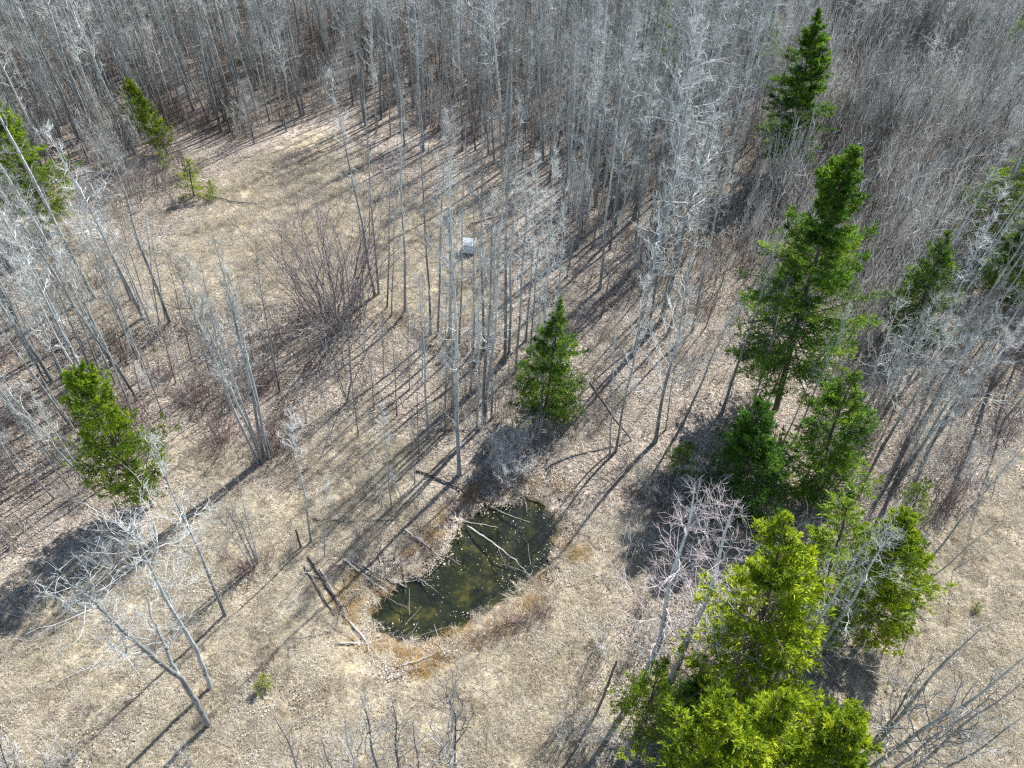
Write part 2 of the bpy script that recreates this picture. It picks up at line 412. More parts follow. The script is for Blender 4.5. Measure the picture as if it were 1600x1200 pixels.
def shrub(seed, h=5.0, w=0.75, nst=26, r0=0.03, base=0.35, nsub=7, ntw=4, wander=0.10, up=0.07, rt=0.006):
    rng = np.random.default_rng(seed); st, tw = Acc(), Acc()
    az = rng.uniform(0, 6.283, nst); an = w * np.sqrt(rng.uniform(0.0, 1, nst))
    d = np.stack([np.sin(an) * np.cos(az), np.sin(an) * np.sin(az), np.cos(an)], 1)
    b = np.stack([base * np.cos(az) * rng.uniform(0, 1, nst), base * np.sin(az) * rng.uniform(0, 1, nst), np.full(nst, -0.2)], 1)
    L = h * rng.uniform(0.55, 1.1, nst) * (1 - 0.15 * an)
    S = grow(rng, b, d, L, 9, wander, up)
    r = r0 * rng.uniform(0.55, 1.2, nst)
    tubes(st, S, r[:, None] * np.linspace(1, 0.18, 10)[None] + 0.003, 5)
    twiggery(rng, tw, S, L, r * 0.5, nsub, ntw, 0.24, 0.09 * h, 0.16, 0.12, rt)
    return st, tw

def thicket(seed, h=6.5, rad=1.7, nst=17, tilt=0.10, rt=0.010):
    rng = np.random.default_rng(seed); a = Acc()
    q = rng.uniform(0, 6.283, nst); rr = rad * np.sqrt(rng.uniform(0, 1, nst))
    b = np.stack([rr * np.cos(q), rr * np.sin(q), np.full(nst, -0.3)], 1)
    d = nrm(np.stack([rng.normal(0, tilt, nst), rng.normal(0, tilt, nst), np.ones(nst)], 1))
    L = h * rng.uniform(0.5, 1.15, nst)
    S = grow(rng, b, d, L, 7, 0.09, 0.05); r = rng.uniform(0.014, 0.050, nst)
    tubes(a, S, r[:, None] * np.linspace(1, 0.25, 8)[None], 4)
    twiggery(rng, a, S, L, r * 0.5, 5, 1, 0.24, 0.9, 0.16, 0.22, rt)
    return a

def sprays(acc, rng, p, d, l, w, tone):
    """needle sprays: slim kites, bent a little"""
    s = nrm(np.cross(d, rng.normal(size=d.shape))); nn = np.cross(d, s)
    l = np.broadcast_to(l, (len(p),))[:, None]; w = np.broadcast_to(w, (len(p),))[:, None]
    mid = p + d * l * 0.45 + nn * l * 0.10
    V = np.stack([p, mid + s * w * 0.5, p + d * l, mid - s * w * 0.5], 1)
    q = np.arange(len(p) * 4).reshape(-1, 4)
    acc.add(V, q, tone=np.repeat(tone, 4))

def conifer(seed, H=15.0, R=2.4, cb=0.06, lev=0.30, per=5, droop=0.15, rise=0.04, nlat=12, nsp=7, sl=0.24, sw=0.055, shape=0.85, gap=0.12, clump=0.0, r0=None):
    rng = np.random.default_rng(seed); tr, br, fo = Acc(), Acc(), Acc()
    t = np.linspace(0, 1, 14); r0 = r0 or 0.011 * H
    P = np.stack([0.012 * H * np.sin(t * 4 + seed), 0.012 * H * np.sin(t * 3 + 2 * seed), t * H], 1)
    P[:, :2] -= P[0, :2]; P[0, 2] = -0.5
    Rt = r0 * (1 - t) ** 0.9 + 0.012
    tubes(tr, P, Rt, 8)
    nlev = int(H * (1 - cb) / lev); z = np.repeat(cb + (0.985 - cb) * (np.arange(nlev) + 0.5) / nlev, per)
    z = z + rng.normal(0, 0.35 * lev / H, len(z)); z = z[rng.uniform(size=len(z)) > gap]; z = np.clip(z, cb, 0.985)
    m = len(z); u = (z - cb) / (1 - cb)
    side = 0.55 + 0.60 * rng.uniform(size=m)
    az = rng.uniform(0, 6.283, m)
    lobes = 1 + 0.16 * np.sin(az * 2 + seed + 7 * u) + 0.12 * np.sin(az * 3 + 11 * u + seed)
    L = (R * (1 - u) ** shape * (0.45 + 0.55 * ss(-0.05, 0.2, u)) + 0.12) * side * lobes
    p0 = np.stack([np.interp(z, t, P[:, i]) for i in range(3)], 1)
    el = np.interp(u, [0, 0.5, 1.0], [-droop, 0.12, 0.85]) + rng.normal(0, 0.10, m)
    d = np.stack([np.cos(el) * np.cos(az), np.cos(el) * np.sin(az), np.sin(el)], 1)
    B = grow(rng, p0, d, L, 6, 0.07, rise)
    tubes(br, B, (0.008 + 0.010 * L)[:, None] * np.linspace(1, 0.25, 7)[None], 4)
    bt = np.clip(rng.normal(0.5, 0.22, m), 0, 1)               # tone of every branch
    p, tg, uu = pick(rng, B, 0.22, 1.0, nlat)
    sidev = nrm(np.cross(tg, np.array([0, 0, 1.0]))) * rng.choice([-1, 1], len(p))[:, None]
    ang = rng.uniform(0.5, 1.05, len(p))[:, None]
    ld = nrm(tg * np.cos(ang) + sidev * np.sin(ang) + np.array([0, 0, 1]) * rng.normal(0.05, 0.22, (len(p), 1)))
    Lr = np.repeat(L, nlat); LL = (Lr * 0.42 * (1.1 - uu) + np.minimum(.14, .22 * Lr)) * rng.uniform(0.6, 1.25, len(p))
    lat = grow(rng, p, ld, LL, 2, 0.15, 0.02)
    tubes(br, lat, np.full((len(p), 1), 0.006) * np.array([[1, 0.8, 0.4]]), 3)
    q, tq, _ = pick(rng, lat, clump, 1.0, nsp)
    dd = nrm(tq + 0.55 * rng.normal(size=tq.shape) + np.array([0, 0, 0.12]))
    tone = np.clip(np.repeat(np.repeat(bt, nlat), nsp) + rng.normal(0, 0.17, len(q)), 0, 1)
    fs = np.clip(np.repeat(Lr, nsp) / 1.1, .42, 1)
    sprays(fo, rng, q, dd, fs * sl * rng.uniform(0.6, 1.3, len(q)), fs * sw * rng.uniform(0.7, 1.3, len(q)), tone)
    q, tq, _ = pick(rng, B, 0.15, 1.0, nsp)
    dd = nrm(tq + 0.5 * rng.normal(size=tq.shape)); tone = np.clip(np.repeat(bt, nsp) + rng.normal(0, 0.17, len(q)), 0, 1)
    fs = np.clip(np.repeat(L, nsp) / 1.1, .42, 1)
    sprays(fo, rng, q, dd, fs * sl * rng.uniform(0.6, 1.3, len(q)), fs * sw, tone)
    k = 60; zt = rng.uniform(0.9, 1.0, k); az = rng.uniform(0, 6.28, k)   # leader
    p = np.stack([np.interp(zt, t, P[:, i]) for i in range(3)], 1)
    dd = nrm(np.stack([0.6 * np.cos(az), 0.6 * np.sin(az), np.ones(k)], 1))
    sprays(fo, rng, p, dd, sl * .6, sw * .6, np.clip(rng.normal(.6, .15, k), 0, 1))
    return tr, br, fo

# ------------------------------------------------------------------ objects
def link(name, me, parent=None):
    o = bpy.data.objects.new(name, me); COL.objects.link(o)
    if parent is not None: o.parent = parent
    return o

def tag(o, label=None, cat=None, group=None, kind=None):
    if label: o['label'] = label
    if cat: o['category'] = cat
    if group: o['group'] = group
    if kind: o['kind'] = kind
    return o

def place(o, base, top=None, s=1.0, spin=0.0, sxy=None):
    """stand an Empty at base with its axis towards top"""
    ax = Vector((0, 0, 1)) if top is None else Vector(np.asarray(top) - np.asarray(base)).normalized()
    q = ax.to_track_quat('Z', 'Y').to_matrix() if top is not None else Matrix.Identity(3)
    q = q @ Matrix.Rotation(spin, 3, 'Z')
    sx = s if sxy is None else sxy
    m = q.to_4x4() @ Matrix.Diagonal((sx, sx, s, 1)); m.translation = Vector(base)
    o.matrix_world = m

def thing(name, label, cat, parts, base, top=None, s=1.0, spin=0.0, sxy=None, group=None):
    """Empty + parts [(name, mesh)]"""
    e = bpy.data.objects.new(name, None); e.empty_display_size = 0.3; COL.objects.link(e)
    place(e, base, top, s, spin, sxy); tag(e, label, cat, group)
    for pn, me in parts: link(pn, me, e)
    return e

_gn_cache = {}
def scatter(name, protos, pts, spin, scale, idx, label, cat=None, tilt=None):
    """uncountable stuff: prototypes instanced on the points of one object"""
    n = len(pts)
    me = bpy.data.meshes.new(name); me.vertices.add(n); me.vertices.foreach_set('co', np.asarray(pts, np.float32).ravel())
    rot = np.zeros((n, 3), np.float32); rot[:, 2] = spin
    if tilt is not None: rot[:, :2] = tilt
    a = me.attributes.new('rot', 'FLOAT_VECTOR', 'POINT'); a.data.foreach_set('vector', rot.ravel())
    sv = np.asarray(scale, np.float32)
    if sv.ndim == 1: sv = np.repeat(sv[:, None], 3, 1)
    a = me.attributes.new('scl', 'FLOAT_VECTOR', 'POINT'); a.data.foreach_set('vector', np.ascontiguousarray(sv).ravel())
    a = me.attributes.new('idx', 'INT', 'POINT'); a.data.foreach_set('value', np.asarray(idx, np.int32))
    o = link(name, me); tag(o, label, cat, None, 'stuff')
    c = bpy.data.collections.new(name + '_pieces')
    for i, pm in enumerate(protos):
        po = bpy.data.objects.new('%s_piece_%02d' % (name, i), pm); c.objects.link(po)
    g = bpy.data.node_groups.new(name + '_scatter', 'GeometryNodeTree')
    g.interface.new_socket('Geometry', in_out='INPUT', socket_type='NodeSocketGeometry')
    g.interface.new_socket('Geometry', in_out='OUTPUT', socket_type='NodeSocketGeometry')
    gi = g.nodes.new('NodeGroupInput'); go = g.nodes.new('NodeGroupOutput')
    ci = g.nodes.new('GeometryNodeCollectionInfo'); ci.inputs['Collection'].default_value = c
    ci.inputs['Separate Children'].default_value = True; ci.inputs['Reset Children'].default_value = True
    ip = g.nodes.new('GeometryNodeInstanceOnPoints'); ip.inputs['Pick Instance'].default_value = True
    def na(nm, ty):
        k = g.nodes.new('GeometryNodeInputNamedAttribute'); k.data_type = ty; k.inputs['Name'].default_value = nm
        return next(s for s in k.outputs if s.enabled and s.name == 'Attribute')
    e2r = g.nodes.new('FunctionNodeEulerToRotation')
    g.links.new(na('rot', 'FLOAT_VECTOR'), e2r.inputs[0]); g.links.new(e2r.outputs[0], ip.inputs['Rotation'])
    g.links.new(na('scl', 'FLOAT_VECTOR'), ip.inputs['Scale']); g.links.new(na('idx', 'INT'), ip.inputs['Instance Index'])
    g.links.new(gi.outputs[0], ip.inputs['Points']); g.links.new(ci.outputs[0], ip.inputs['Instance'])
    g.links.new(ip.outputs[0], go.inputs[0])
    md = o.modifiers.new('scatter', 'NODES'); md.node_group = g
    return o

# ------------------------------------------------------------------ masks on the ground
OPEN = [gpoly(p) for p in (
    [(250, 500), (215, 440), (290, 340), (400, 262), (500, 215), (560, 280), (660, 320), (740, 330), (790, 400), (770, 520), (690, 520), (600, 490), (520, 480), (380, 485)],
    [(-200, 900), (60, 900), (250, 840), (290, 690), (420, 740), (540, 640), (660, 700), (640, 790), (560, 870), (570, 1000), (640, 1020), (760, 970), (850, 900),
     (960, 830), (1000, 900), (960, 1040), (900, 1200), (900, 1500), (-200, 1500)],
    [(1440, 900), (1530, 760), (1640, 640), (1900, 640), (1900, 1500), (1350, 1500), (1310, 1120), (1400, 985)],
    [(0, 330), (120, 330), (240, 420), (200, 560), (60, 480)])]

def grassy(P):
    g = np.zeros(len(P))
    nz = 2.2 * fbm(P[:, 0] / 5, P[:, 1] / 5, 31)
    for k, w in zip(OPEN, (1, 1, 1, 0.6)):
        g = np.maximum(g, w * ss(1.8, -1.8, sdist(P, k) + nz))
    return g

# ------------------------------------------------------------------ ground
WOOD_SHADE = [gpoly(k) for k in ([(-900, -150), (2600, -150), (1900, 350), (1350, 480), (1000, 400), (850, 270), (700, 220), (520, 170), (400, 225), (250, 240), (-300, 330)],)]  # back wood area whose floor gets the painted trunk shade

def build_ground():
    def axis(lo, hi, step, out, ratio):
        a = list(np.arange(lo, hi, step)); s = step; x = hi
        while x < out: a.append(x); s *= ratio; x += s
        a.append(out); s = step; x = lo - step; b = []
        while x > -out: b.append(x); s *= ratio; x -= s
        b.append(-out)
        return np.array(b[::-1] + a)
    X = axis(-42, 42, 0.28, 1500, 1.06); Y = axis(4, 64, 0.28, 1500, 1.06)
    gx, gy = np.meshgrid(X, Y); P = np.stack([gx.ravel(), gy.ravel()], 1)
    Z = height(gx, gy).ravel()
    a = Acc(); nx, ny = len(X), len(Y)
    i, j = np.meshgrid(np.arange(ny - 1), np.arange(nx - 1), indexing='ij'); b = (i * nx + j).ravel()
    a.add(np.column_stack([P, Z]), np.stack([b, b + 1, b + nx + 1, b + nx], 1))
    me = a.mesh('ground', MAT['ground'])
    sp = sdist(P, POND)
    def attr(nm, v):
        k = me.attributes.new(nm, 'FLOAT', 'POINT'); k.data.foreach_set('value', v.astype(np.float32))
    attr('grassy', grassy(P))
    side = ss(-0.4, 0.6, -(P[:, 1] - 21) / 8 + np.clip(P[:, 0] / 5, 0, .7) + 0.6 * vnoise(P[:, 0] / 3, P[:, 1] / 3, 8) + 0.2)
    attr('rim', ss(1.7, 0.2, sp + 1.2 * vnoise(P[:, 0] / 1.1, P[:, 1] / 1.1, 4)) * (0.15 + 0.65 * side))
    wood_shade = np.zeros(len(P))
    for k in WOOD_SHADE: wood_shade = np.maximum(wood_shade, ss(3, -6, sdist(P, k) + 4 * fbm(P[:, 0] / 6, P[:, 1] / 6, 44)))
    attr('wood_shade', wood_shade)
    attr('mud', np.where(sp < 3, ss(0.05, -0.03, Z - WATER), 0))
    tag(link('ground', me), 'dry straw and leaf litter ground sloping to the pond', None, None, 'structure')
    # pond surface
    w = Acc(); c = POND.mean(0); ring = c + (POND - c) * 1.0 + nrm(POND - c) * 1.3
    V = np.vstack([np.column_stack([ring, np.full(len(ring), WATER)]), [[c[0], c[1], WATER]]]); n = len(ring)
    w.add(V, t=[(k, (k + 1) % n, n) for k in range(n)])
    o = link('pond_water', w.mesh('pond_water', MAT['water'], smooth=False)); tag(o, 'dark olive pond water speckled with floating leaves', None, None, 'structure')
build_ground()

# ------------------------------------------------------------------ prototypes
ASP = []
for i, (cb, sp, nb, r0) in enumerate([(.42, .90, 32, .125), (.48, .75, 28, .11), (.36, 1.1, 34, .135), (.50, 1.0, 30, .12), (.40, .65, 28, .10),
                                      (.56, .9, 26, .115), (.44, 1.2, 34, .135), (.34, .80, 32, .105), (.46, 1.0, 28, .12), (.62, .55, 18, .095)]):
    tr, cr = aspen(100 + i, 20.0, cb, sp, nb, r0)
    ASP.append((tr.mesh('aspen_trunk', MAT['aspen']), cr.mesh('aspen_crown', MAT['aspen_twig'], smooth=False), tr, cr))
WIDE = []                                        # broad, twisted crowns
for i, (cb, sp, nb) in enumerate([(.30, 1.75, 26), (.36, 1.55, 24), (.25, 1.9, 28)]):
    tr, cr = aspen(140 + i, 16.0, cb, sp, nb, .13, wob=.16, rt=.0048, nsub=9, ntw=3, rbk=.55)
    WIDE.append((tr.mesh('aspen_trunk', MAT['aspen']), cr.mesh('aspen_crown', MAT['aspen_twig'], smooth=False)))
UPS = []                                         # upswept young trees with dark bark
for i, (cb, sp, nb) in enumerate([(.12, 1.7, 22), (.18, 1.5, 20), (.15, 1.9, 24)]):
    tr, cr = aspen(160 + i, 16.0, cb, sp, nb, .10, wob=.12, rt=.006, nsub=5, ntw=2, rbk=.9, an0=38, an1=12)
    UPS.append((tr.mesh('sapling_trunk', MAT['upbark']), cr.mesh('sapling_crown', MAT['upbark'], smooth=False)))
SHR = {}
for key, m, n, kw in (('willow', 'willow', 4, dict(h=5.0, w=.72, nst=30)), ('osier', 'osier', 3, dict(h=2.4, w=.75, nst=30, r0=.014, base=.6, nsub=6, ntw=3)),
                      ('brush', 'alder', 4, dict(h=3.6, w=.55, nst=26, r0=.02, base=.8, nsub=7, ntw=4))):
    SHR[key] = []
    for i in range(n):
        st, tw = shrub(200 + i * 7 + len(key), **kw)
        SHR[key].append((st.mesh(key + '_stems', MAT[m]), tw.mesh(key + '_twigs', MAT[m], smooth=False)))
CON = {}
def con(key, mat_, **kw):
    t, b, f = conifer(**kw)
    CON[key] = (t.mesh(key + '_trunk', MAT['conbark']), b.mesh(key + '_limbs', MAT['conbark'], smooth=False), f.mesh(key + '_needles', MAT[mat_], smooth=False, tone=True), kw['H'])
con('spruce', 'spruce', seed=1, H=15, R=4.2, cb=.14, lev=.34, per=7, droop=.18, nlat=17, nsp=13, sl=.28, sw=.06, shape=1.0, gap=.2)
con('fir', 'spruce', seed=2, H=19, R=6.0, cb=.17, lev=.40, per=7, droop=.16, nlat=21, nsp=13, sl=.29, sw=.055, shape=.95, gap=.2)
con('small', 'spruce', seed=3, H=10, R=3.2, cb=.04, lev=.30, per=6, nlat=13, nsp=9, shape=1.05, gap=.2)
con('dense', 'darkspruce', seed=4, H=8.5, R=3.2, cb=.03, lev=.24, per=8, nlat=12, nsp=9, sl=.2, shape=.9, gap=.1)
con('sparse', 'midpine', seed=5, H=10, R=2.8, cb=.10, lev=.40, per=5, nlat=12, nsp=8, gap=.25, shape=.7, clump=.2)
con('open', 'spruce', seed=15, H=10, R=3.0, cb=.08, lev=.36, per=6, nlat=13, nsp=9, gap=.25, shape=.85, clump=.1)
con('pine', 'pine', seed=6, H=13, R=3.6, cb=.10, lev=.36, per=7, droop=-.05, rise=.08, nlat=13, nsp=10, sl=.24, sw=.065, shape=.9, gap=.2, clump=.3)
con('pine2', 'pine', seed=7, H=12, R=3.7, cb=.08, lev=.34, per=7, droop=-.1, rise=.10, nlat=14, nsp=10, sl=.24, sw=.065, shape=.75, gap=.2, clump=.3)
con('leftpine', 'midpine', seed=18, H=11, R=4.3, cb=.10, lev=.34, per=7, droop=-.05, rise=.08, nlat=15, nsp=10, sl=.23, sw=.06, shape=.6, gap=.12, clump=.25)
con('sapling', 'pine', seed=9, H=3.0, R=.9, cb=.03, lev=.22, per=5, nlat=7, nsp=7, sl=.16, sw=.05, shape=.7)

def cparts(key): return [('trunk', CON[key][0]), ('branches', CON[key][1]), ('foliage', CON[key][2])]

def conifer_at(name, key, bx, by, tx, ty, label, cat, wid=1.0, spin=0.0, group=None):
    b = gnd(bx, by); t = above(b, tx, ty); s = np.linalg.norm(t - b) / CON[key][3]
    return thing(name, label, cat, cparts(key), b, t, s, spin, s * wid, group)

for a in [
    ('spruce_tree', 'spruce', 1223, 272, 1289, 14, 'tall narrow dark spruce rising alone out of the grey brush', 'spruce', 1.0, .3),
    ('fir_tree', 'fir', 1212, 640, 1338, 226, 'largest fir, broad ragged deep green crown above the brush', 'fir tree', .95, 1.0),
    ('fir_tree', 'small', 1428, 530, 1482, 362, 'yellowish green fir standing among silver aspen crowns', 'fir tree', 1.25, 2.0),
    ('fir_tree', 'sparse', 1528, 385, 1597, 236, 'pale thin fir half hidden behind bare aspen tops', 'fir tree', 1.6, 0.5),
    ('spruce_tree', 'small', 1565, 470, 1618, 335, 'dark spruce beside the pale thin fir at the brush edge', 'spruce', 1.4, 4.0),
    ('spruce_tree', 'small', 850, 648, 880, 464, 'small spruce with bare aspen stems in front of it above the pond', 'spruce', 1.0, 0.7),
    ('spruce_tree', 'dense', 1162, 790, 1194, 622, 'dense bushy deep green young spruce', 'spruce', 1.05, 0.2),
    ('fir_tree', 'open', 1272, 775, 1343, 588, 'open layered green fir next to the dense bushy spruce', 'fir tree', 1.3, 2.2),
    ('pine_tree', 'pine', 1148, 1092, 1218, 800, 'tall bright yellow green pine at the edge of the straw meadow', 'pine', 1.15, 0.4),
    ('pine_tree', 'sparse', 1258, 975, 1315, 788, 'duller green pine behind two bare aspens', 'pine', 1.5, 1.9),
    ('pine_tree', 'pine2', 1352, 1000, 1416, 796, 'golden tipped pine behind the white branches of two bare aspens', 'pine', 1.1, 3.3),
    ('pine_tree', 'pine2', 1085, 1330, 1138, 1112, 'bushy lime pine with a rounded top and brown gap behind it', 'pine', 1.05, 0.1),
    ('pine_tree', 'pine', 1170, 1290, 1232, 1072, 'lime pine with a pointed top between two rounder pines', 'pine', 1.2, 5.0),
    ('pine_tree', 'pine2', 1255, 1330, 1335, 1105, 'broad lime pine next to the straw meadow and leaning bare stems', 'pine', 1.1, 2.6),
    ('pine_tree', 'sparse', 1003, 1150, 1022, 1036, 'small ragged bright pine with a bare stick leaning through it', 'pine', 1.0, 1.2),
    ('spruce_tree', 'dense', 1082, 1118, 1095, 1060, 'very small dark spruce in the shade of the tall yellow pine', 'spruce', 1.2, 0.9),
    ('pine_tree', 'leftpine', 238, 790, 122, 577, 'broad bushy green pine casting a wide shadow on the straw', 'pine', .68, 0.8),
    ('pine_tree', 'pine2', 262, 240, 200, 122, 'green pine among pale trunks at the back corner of the clearing', 'pine', .8, 1.1),
    ('pine_tree', 'leftpine', 95, 365, -8, 168, 'dark bushy pine behind twisted bare aspen crowns', 'pine', .9, 4.2),
    ('pine_tree', 'sparse', 1050, 150, 1042, 2, 'slim faint green pine hidden among silvery trunks', 'pine', .7, 3.0),
    ('pine_tree', 'sparse', 1196, 130, 1212, 8, 'thin green pine in the far trunks beside the tall narrow spruce', 'pine', .8, 3.5),
    ('pine_tree', 'sparse', 1560, 120, 1598, 22, 'faint green pine at the far end of the grey brush', 'pine', 1.0, 1.5),
    ('pine_tree', 'sparse', 1420, 812, 1445, 745, 'stunted thin yellowish pine among fallen brush stems', 'pine', 1.2, 0.4),
    ('pine_tree', 'sparse', 1065, 742, 1068, 690, 'low sparse green pine beside a leaning grey trunk', 'pine', 1.6, 0.6),
    ('pine_tree', 'pine', 222, 205, 192, 118, 'small green pine crown close against a pale double trunk', 'pine', .9, 2.5),
]: conifer_at(*a)
for bx, by, tx, ty, lb in [(1526, 957, 1529, 941, 'tiny lone green sapling out in the straw meadow'),
                           (408, 1078, 411, 1055, 'tiny green sapling in straw beside the dead forked trees'),
                           (262, 262, 248, 232, 'little yellow pine sapling under the green pine at the clearing corner'),
                           (304, 308, 296, 250, 'rounded yellow green sapling at the clearing corner'),
                           (334, 312, 326, 282, 'smallest yellow sapling beside the pale fallen log')]:
    conifer_at('pine_sapling', 'sapling', bx, by, tx, ty, lb, 'sapling', 1.3, bx * .1)

# ------------------------------------------------------------------ aspens one can tell apart
def aspen_at(bx, by, tx, ty, label, group=None, proto=None, fat=1.0, name='aspen_tree', wide=False, cat='aspen', mats=None):
    b = gnd(bx, by); t = above(b, tx, ty); L = np.linalg.norm(t - b)
    src = UPS if wide == 2 else WIDE if wide else ASP; H0 = 16.0 if wide else 20.0
    i = int((bx * 7 + by * 13) % len(src)) if proto is None else proto
    s = L / H0
    cm = src[i][1]
    if mats:
        cm = cm.copy(); cm.materials[0] = MAT[mats]
    return thing(name, label, cat, [('trunk', src[i][0]), ('crown', cm)], b, t, s, (bx * 1.7 + by) % 6.28, max(s, .42) * fat * (1.0 if wide else .84), group)

NH = 0
def row(label, group, items, **kw):
    global NH
    for it in items:
        aspen_at(*it, label, group if len(items) > 1 else None, **kw); NH += 1

row('dark trunked aspen leaning left beside the big willow bush', None, [(586, 463, 512, 112)], proto=0)
row('aspen with upright crown close behind the big willow bush', None, [(592, 459, 566, 105)], proto=1)
row('slender aspen in the line between the big willow and the white box', 'aspens between willow and box',
    [(605, 480, 612, 240), (612, 492, 618, 290), (633, 487, 626, 130), (673, 522, 655, 140), (684, 523, 699, 170), (702, 526, 706, 200), (717, 540, 728, 190)])
row('thin dark stemmed aspen standing between the white box and the small spruce', 'aspens between box and small spruce',
    [(756, 552, 752, 160), (789, 565, 800, 60), (795, 552, 812, 150), (806, 582, 822, 260), (822, 532, 838, 240), (740, 548, 738, 250), (828, 560, 850, 300)])
row('pale aspen rising from the brushy slope above the pond', 'aspens on the slope above the pond',
    [(670, 684, 654, 430), (696, 676, 698, 440), (709, 656, 703, 330), (718, 742, 701, 260), (745, 668, 752, 330), (754, 668, 772, 300),
     (757, 664, 792, 230), (768, 655, 775, 360), (712, 600, 716, 420), (735, 620, 742, 380)])
row('aspen stem standing directly in front of the small spruce', 'aspens in front of the small spruce', [(845, 652, 868, 230), (852, 650, 884, 290), (838, 640, 846, 420)], fat=.85)
row('grey aspen of a leaning pair with dead limbs propped against it', 'leaning pair above the pond', [(953, 710, 962, 478), (962, 706, 1012, 430)])
row('stout pale aspen alone on the leafy bank right of the pond', None, [(1024, 690, 1080, 405)], wide=True, proto=0)
row('short dark aspen beside the stout pale aspen on the bank', None, [(1040, 672, 1062, 520)])
row('leaning aspen with a dark fork on the leafy bank', None, [(1066, 664, 1155, 470)], wide=True, proto=1)
row('tall blue grey aspen leaning in front of the largest fir', None, [(1128, 645, 1218, 370)], fat=1.25, proto=2)
row('silver aspen at the foot of the largest fir', 'aspens at the foot of the largest fir', [(1190, 650, 1276, 445), (1222, 695, 1300, 520), (1243, 685, 1330, 480), (1168, 660, 1232, 440)])
row('silver aspen with tangled crown in the grove behind the open layered fir', 'silver grove behind the open layered fir',
    [(1312, 722, 1412, 520), (1330, 705, 1440, 500), (1392, 772, 1545, 545), (1378, 700, 1500, 500), (1402, 745, 1530, 585), (1350, 690, 1460, 470), (1420, 690, 1560, 480),
     (1450, 700, 1600, 500), (1440, 660, 1570, 440), (1480, 650, 1620, 430), (1385, 640, 1490, 440), (1340, 640, 1420, 450)], wide=True)
row('long bare leaning trunk crossing from the pines to the meadow brush', None, [(1432, 897, 1605, 690)], proto=9, fat=1.3)
row('thin bare stem leaning over the meadow beside the long leaning trunk', None, [(1437, 918, 1560, 815)], proto=9)
row('short bare stem at the edge of the straw meadow', None, [(1488, 892, 1566, 842)], proto=9, fat=.7)
row('white branched bare aspen overlapping the golden tipped pine', 'two bare aspens before the golden pine', [(1198, 1085, 1352, 850), (1265, 1035, 1402, 825)], wide=True)
row('spreading bare tree with pinkish crown beside the tall yellow pine', 'pinkish bare trees by the tall pine', [(1008, 1065, 1085, 765), (1050, 1060, 1150, 785)], wide=True, fat=1.2, mats='pinktwig')
row('bare stem of the bundle leaning out over the straw meadow by the lime pines', 'bare stems leaning over the meadow by the lime pines',
    [(1340, 1215, 1610, 1020), (1330, 1205, 1535, 980), (1400, 1225, 1600, 1065), (1345, 1185, 1456, 1030), (1385, 1212, 1560, 1075), (1420, 1235, 1600, 1120)], wide=2, fat=1.1)
row('aspen of the close clump with a dark root mound below the clearing', 'aspen clump on the dark root mound',
    [(403, 724, 258, 362), (410, 722, 306, 420), (414, 720, 328, 352), (420, 716, 345, 400), (408, 718, 285, 400), (424, 712, 352, 440)])
row('single young aspen with a low fork below the clearing lip', None, [(437, 612, 398, 375)], proto=3)
row('tallest aspen with heavy crown at the left side of the clearing', None, [(266, 505, 160, 215)], wide=True, proto=2)
row('bare aspen with a broken elbow on the straw below the clump', None, [(288, 640, 268, 505)], proto=9)
row('bare aspen among reddish twigs at the left side of the clearing', 'aspens at the left side of the clearing',
    [(242, 545, 150, 300), (258, 500, 232, 335), (205, 640, 95, 380), (175, 690, 20, 390), (160, 640, 15, 330), (222, 620, 160, 400), (85, 780, -40, 640), (150, 770, 40, 600), (30, 740, -80, 560), (180, 600, 70, 340), (100, 600, -10, 320), (230, 480, 170, 300)])
row('wiry limbed bare aspen with twisted side branches at the left side of the clearing', 'wiry aspens at the left side of the clearing',
    [(250, 520, 225, 330), (228, 590, 120, 300), (190, 660, 60, 360), (215, 560, 105, 330), (120, 630, -20, 350), (140, 760, -30, 560), (60, 690, -60, 470), (110, 765, 0, 620), (235, 505, 130, 260), (145, 590, 30, 300), (60, 560, -30, 330), (195, 520, 100, 290)], wide=True, fat=.6)
row('twisted wide crowned aspen beside the dark bushy pine', 'twisted aspens by the dark bushy pine', [(150, 520, 65, 290), (115, 480, 20, 270), (205, 470, 120, 260), (70, 600, -40, 360)], wide=True, fat=.85)
row('thin young aspen on the leafy slope between the big willow and the pond', 'young aspens between willow and pond',
    [(570, 560, 566, 440), (600, 590, 596, 450), (640, 610, 636, 470), (560, 680, 545, 560), (620, 650, 614, 520), (655, 720, 650, 600), (520, 700, 500, 590), (585, 640, 575, 545), (480, 660, 455, 560), (660, 590, 660, 430)], wide=2, fat=.8)
row('thin young aspen in the red brush left of the single forked aspen', 'young aspens left of the forked aspen',
    [(330, 590, 285, 430), (300, 560, 262, 410), (360, 640, 320, 520), (275, 600, 230, 430), (310, 660, 268, 540), (395, 560, 372, 440), (340, 540, 310, 400), (255, 650, 200, 500)], wide=2, fat=.8)
row('bare tree with drooping pale limbs beside the broad bushy pine', None, [(352, 962, 236, 688)], proto=6, fat=1.0)
row('thin aspen of the small pale clump on the straw', 'small pale aspen clump on the straw',
    [(393, 884, 308, 750), (398, 886, 330, 740), (402, 882, 352, 760), (404, 880, 372, 745)], wide=2, fat=.8)
row('bare sapling top poking up from the near straw', 'bare saplings in the near straw',
    [(478, 1235, 425, 1110), (530, 1225, 500, 1150), (600, 1240, 562, 1085), (655, 1230, 645, 1130), (700, 1240, 712, 1075), (-10, 1260, -40, 1150), (30, 1240, -15, 1120), (95, 1250, 55, 1160),
     (560, 1245, 540, 1120), (625, 1225, 612, 1090)], wide=2, fat=1.0)
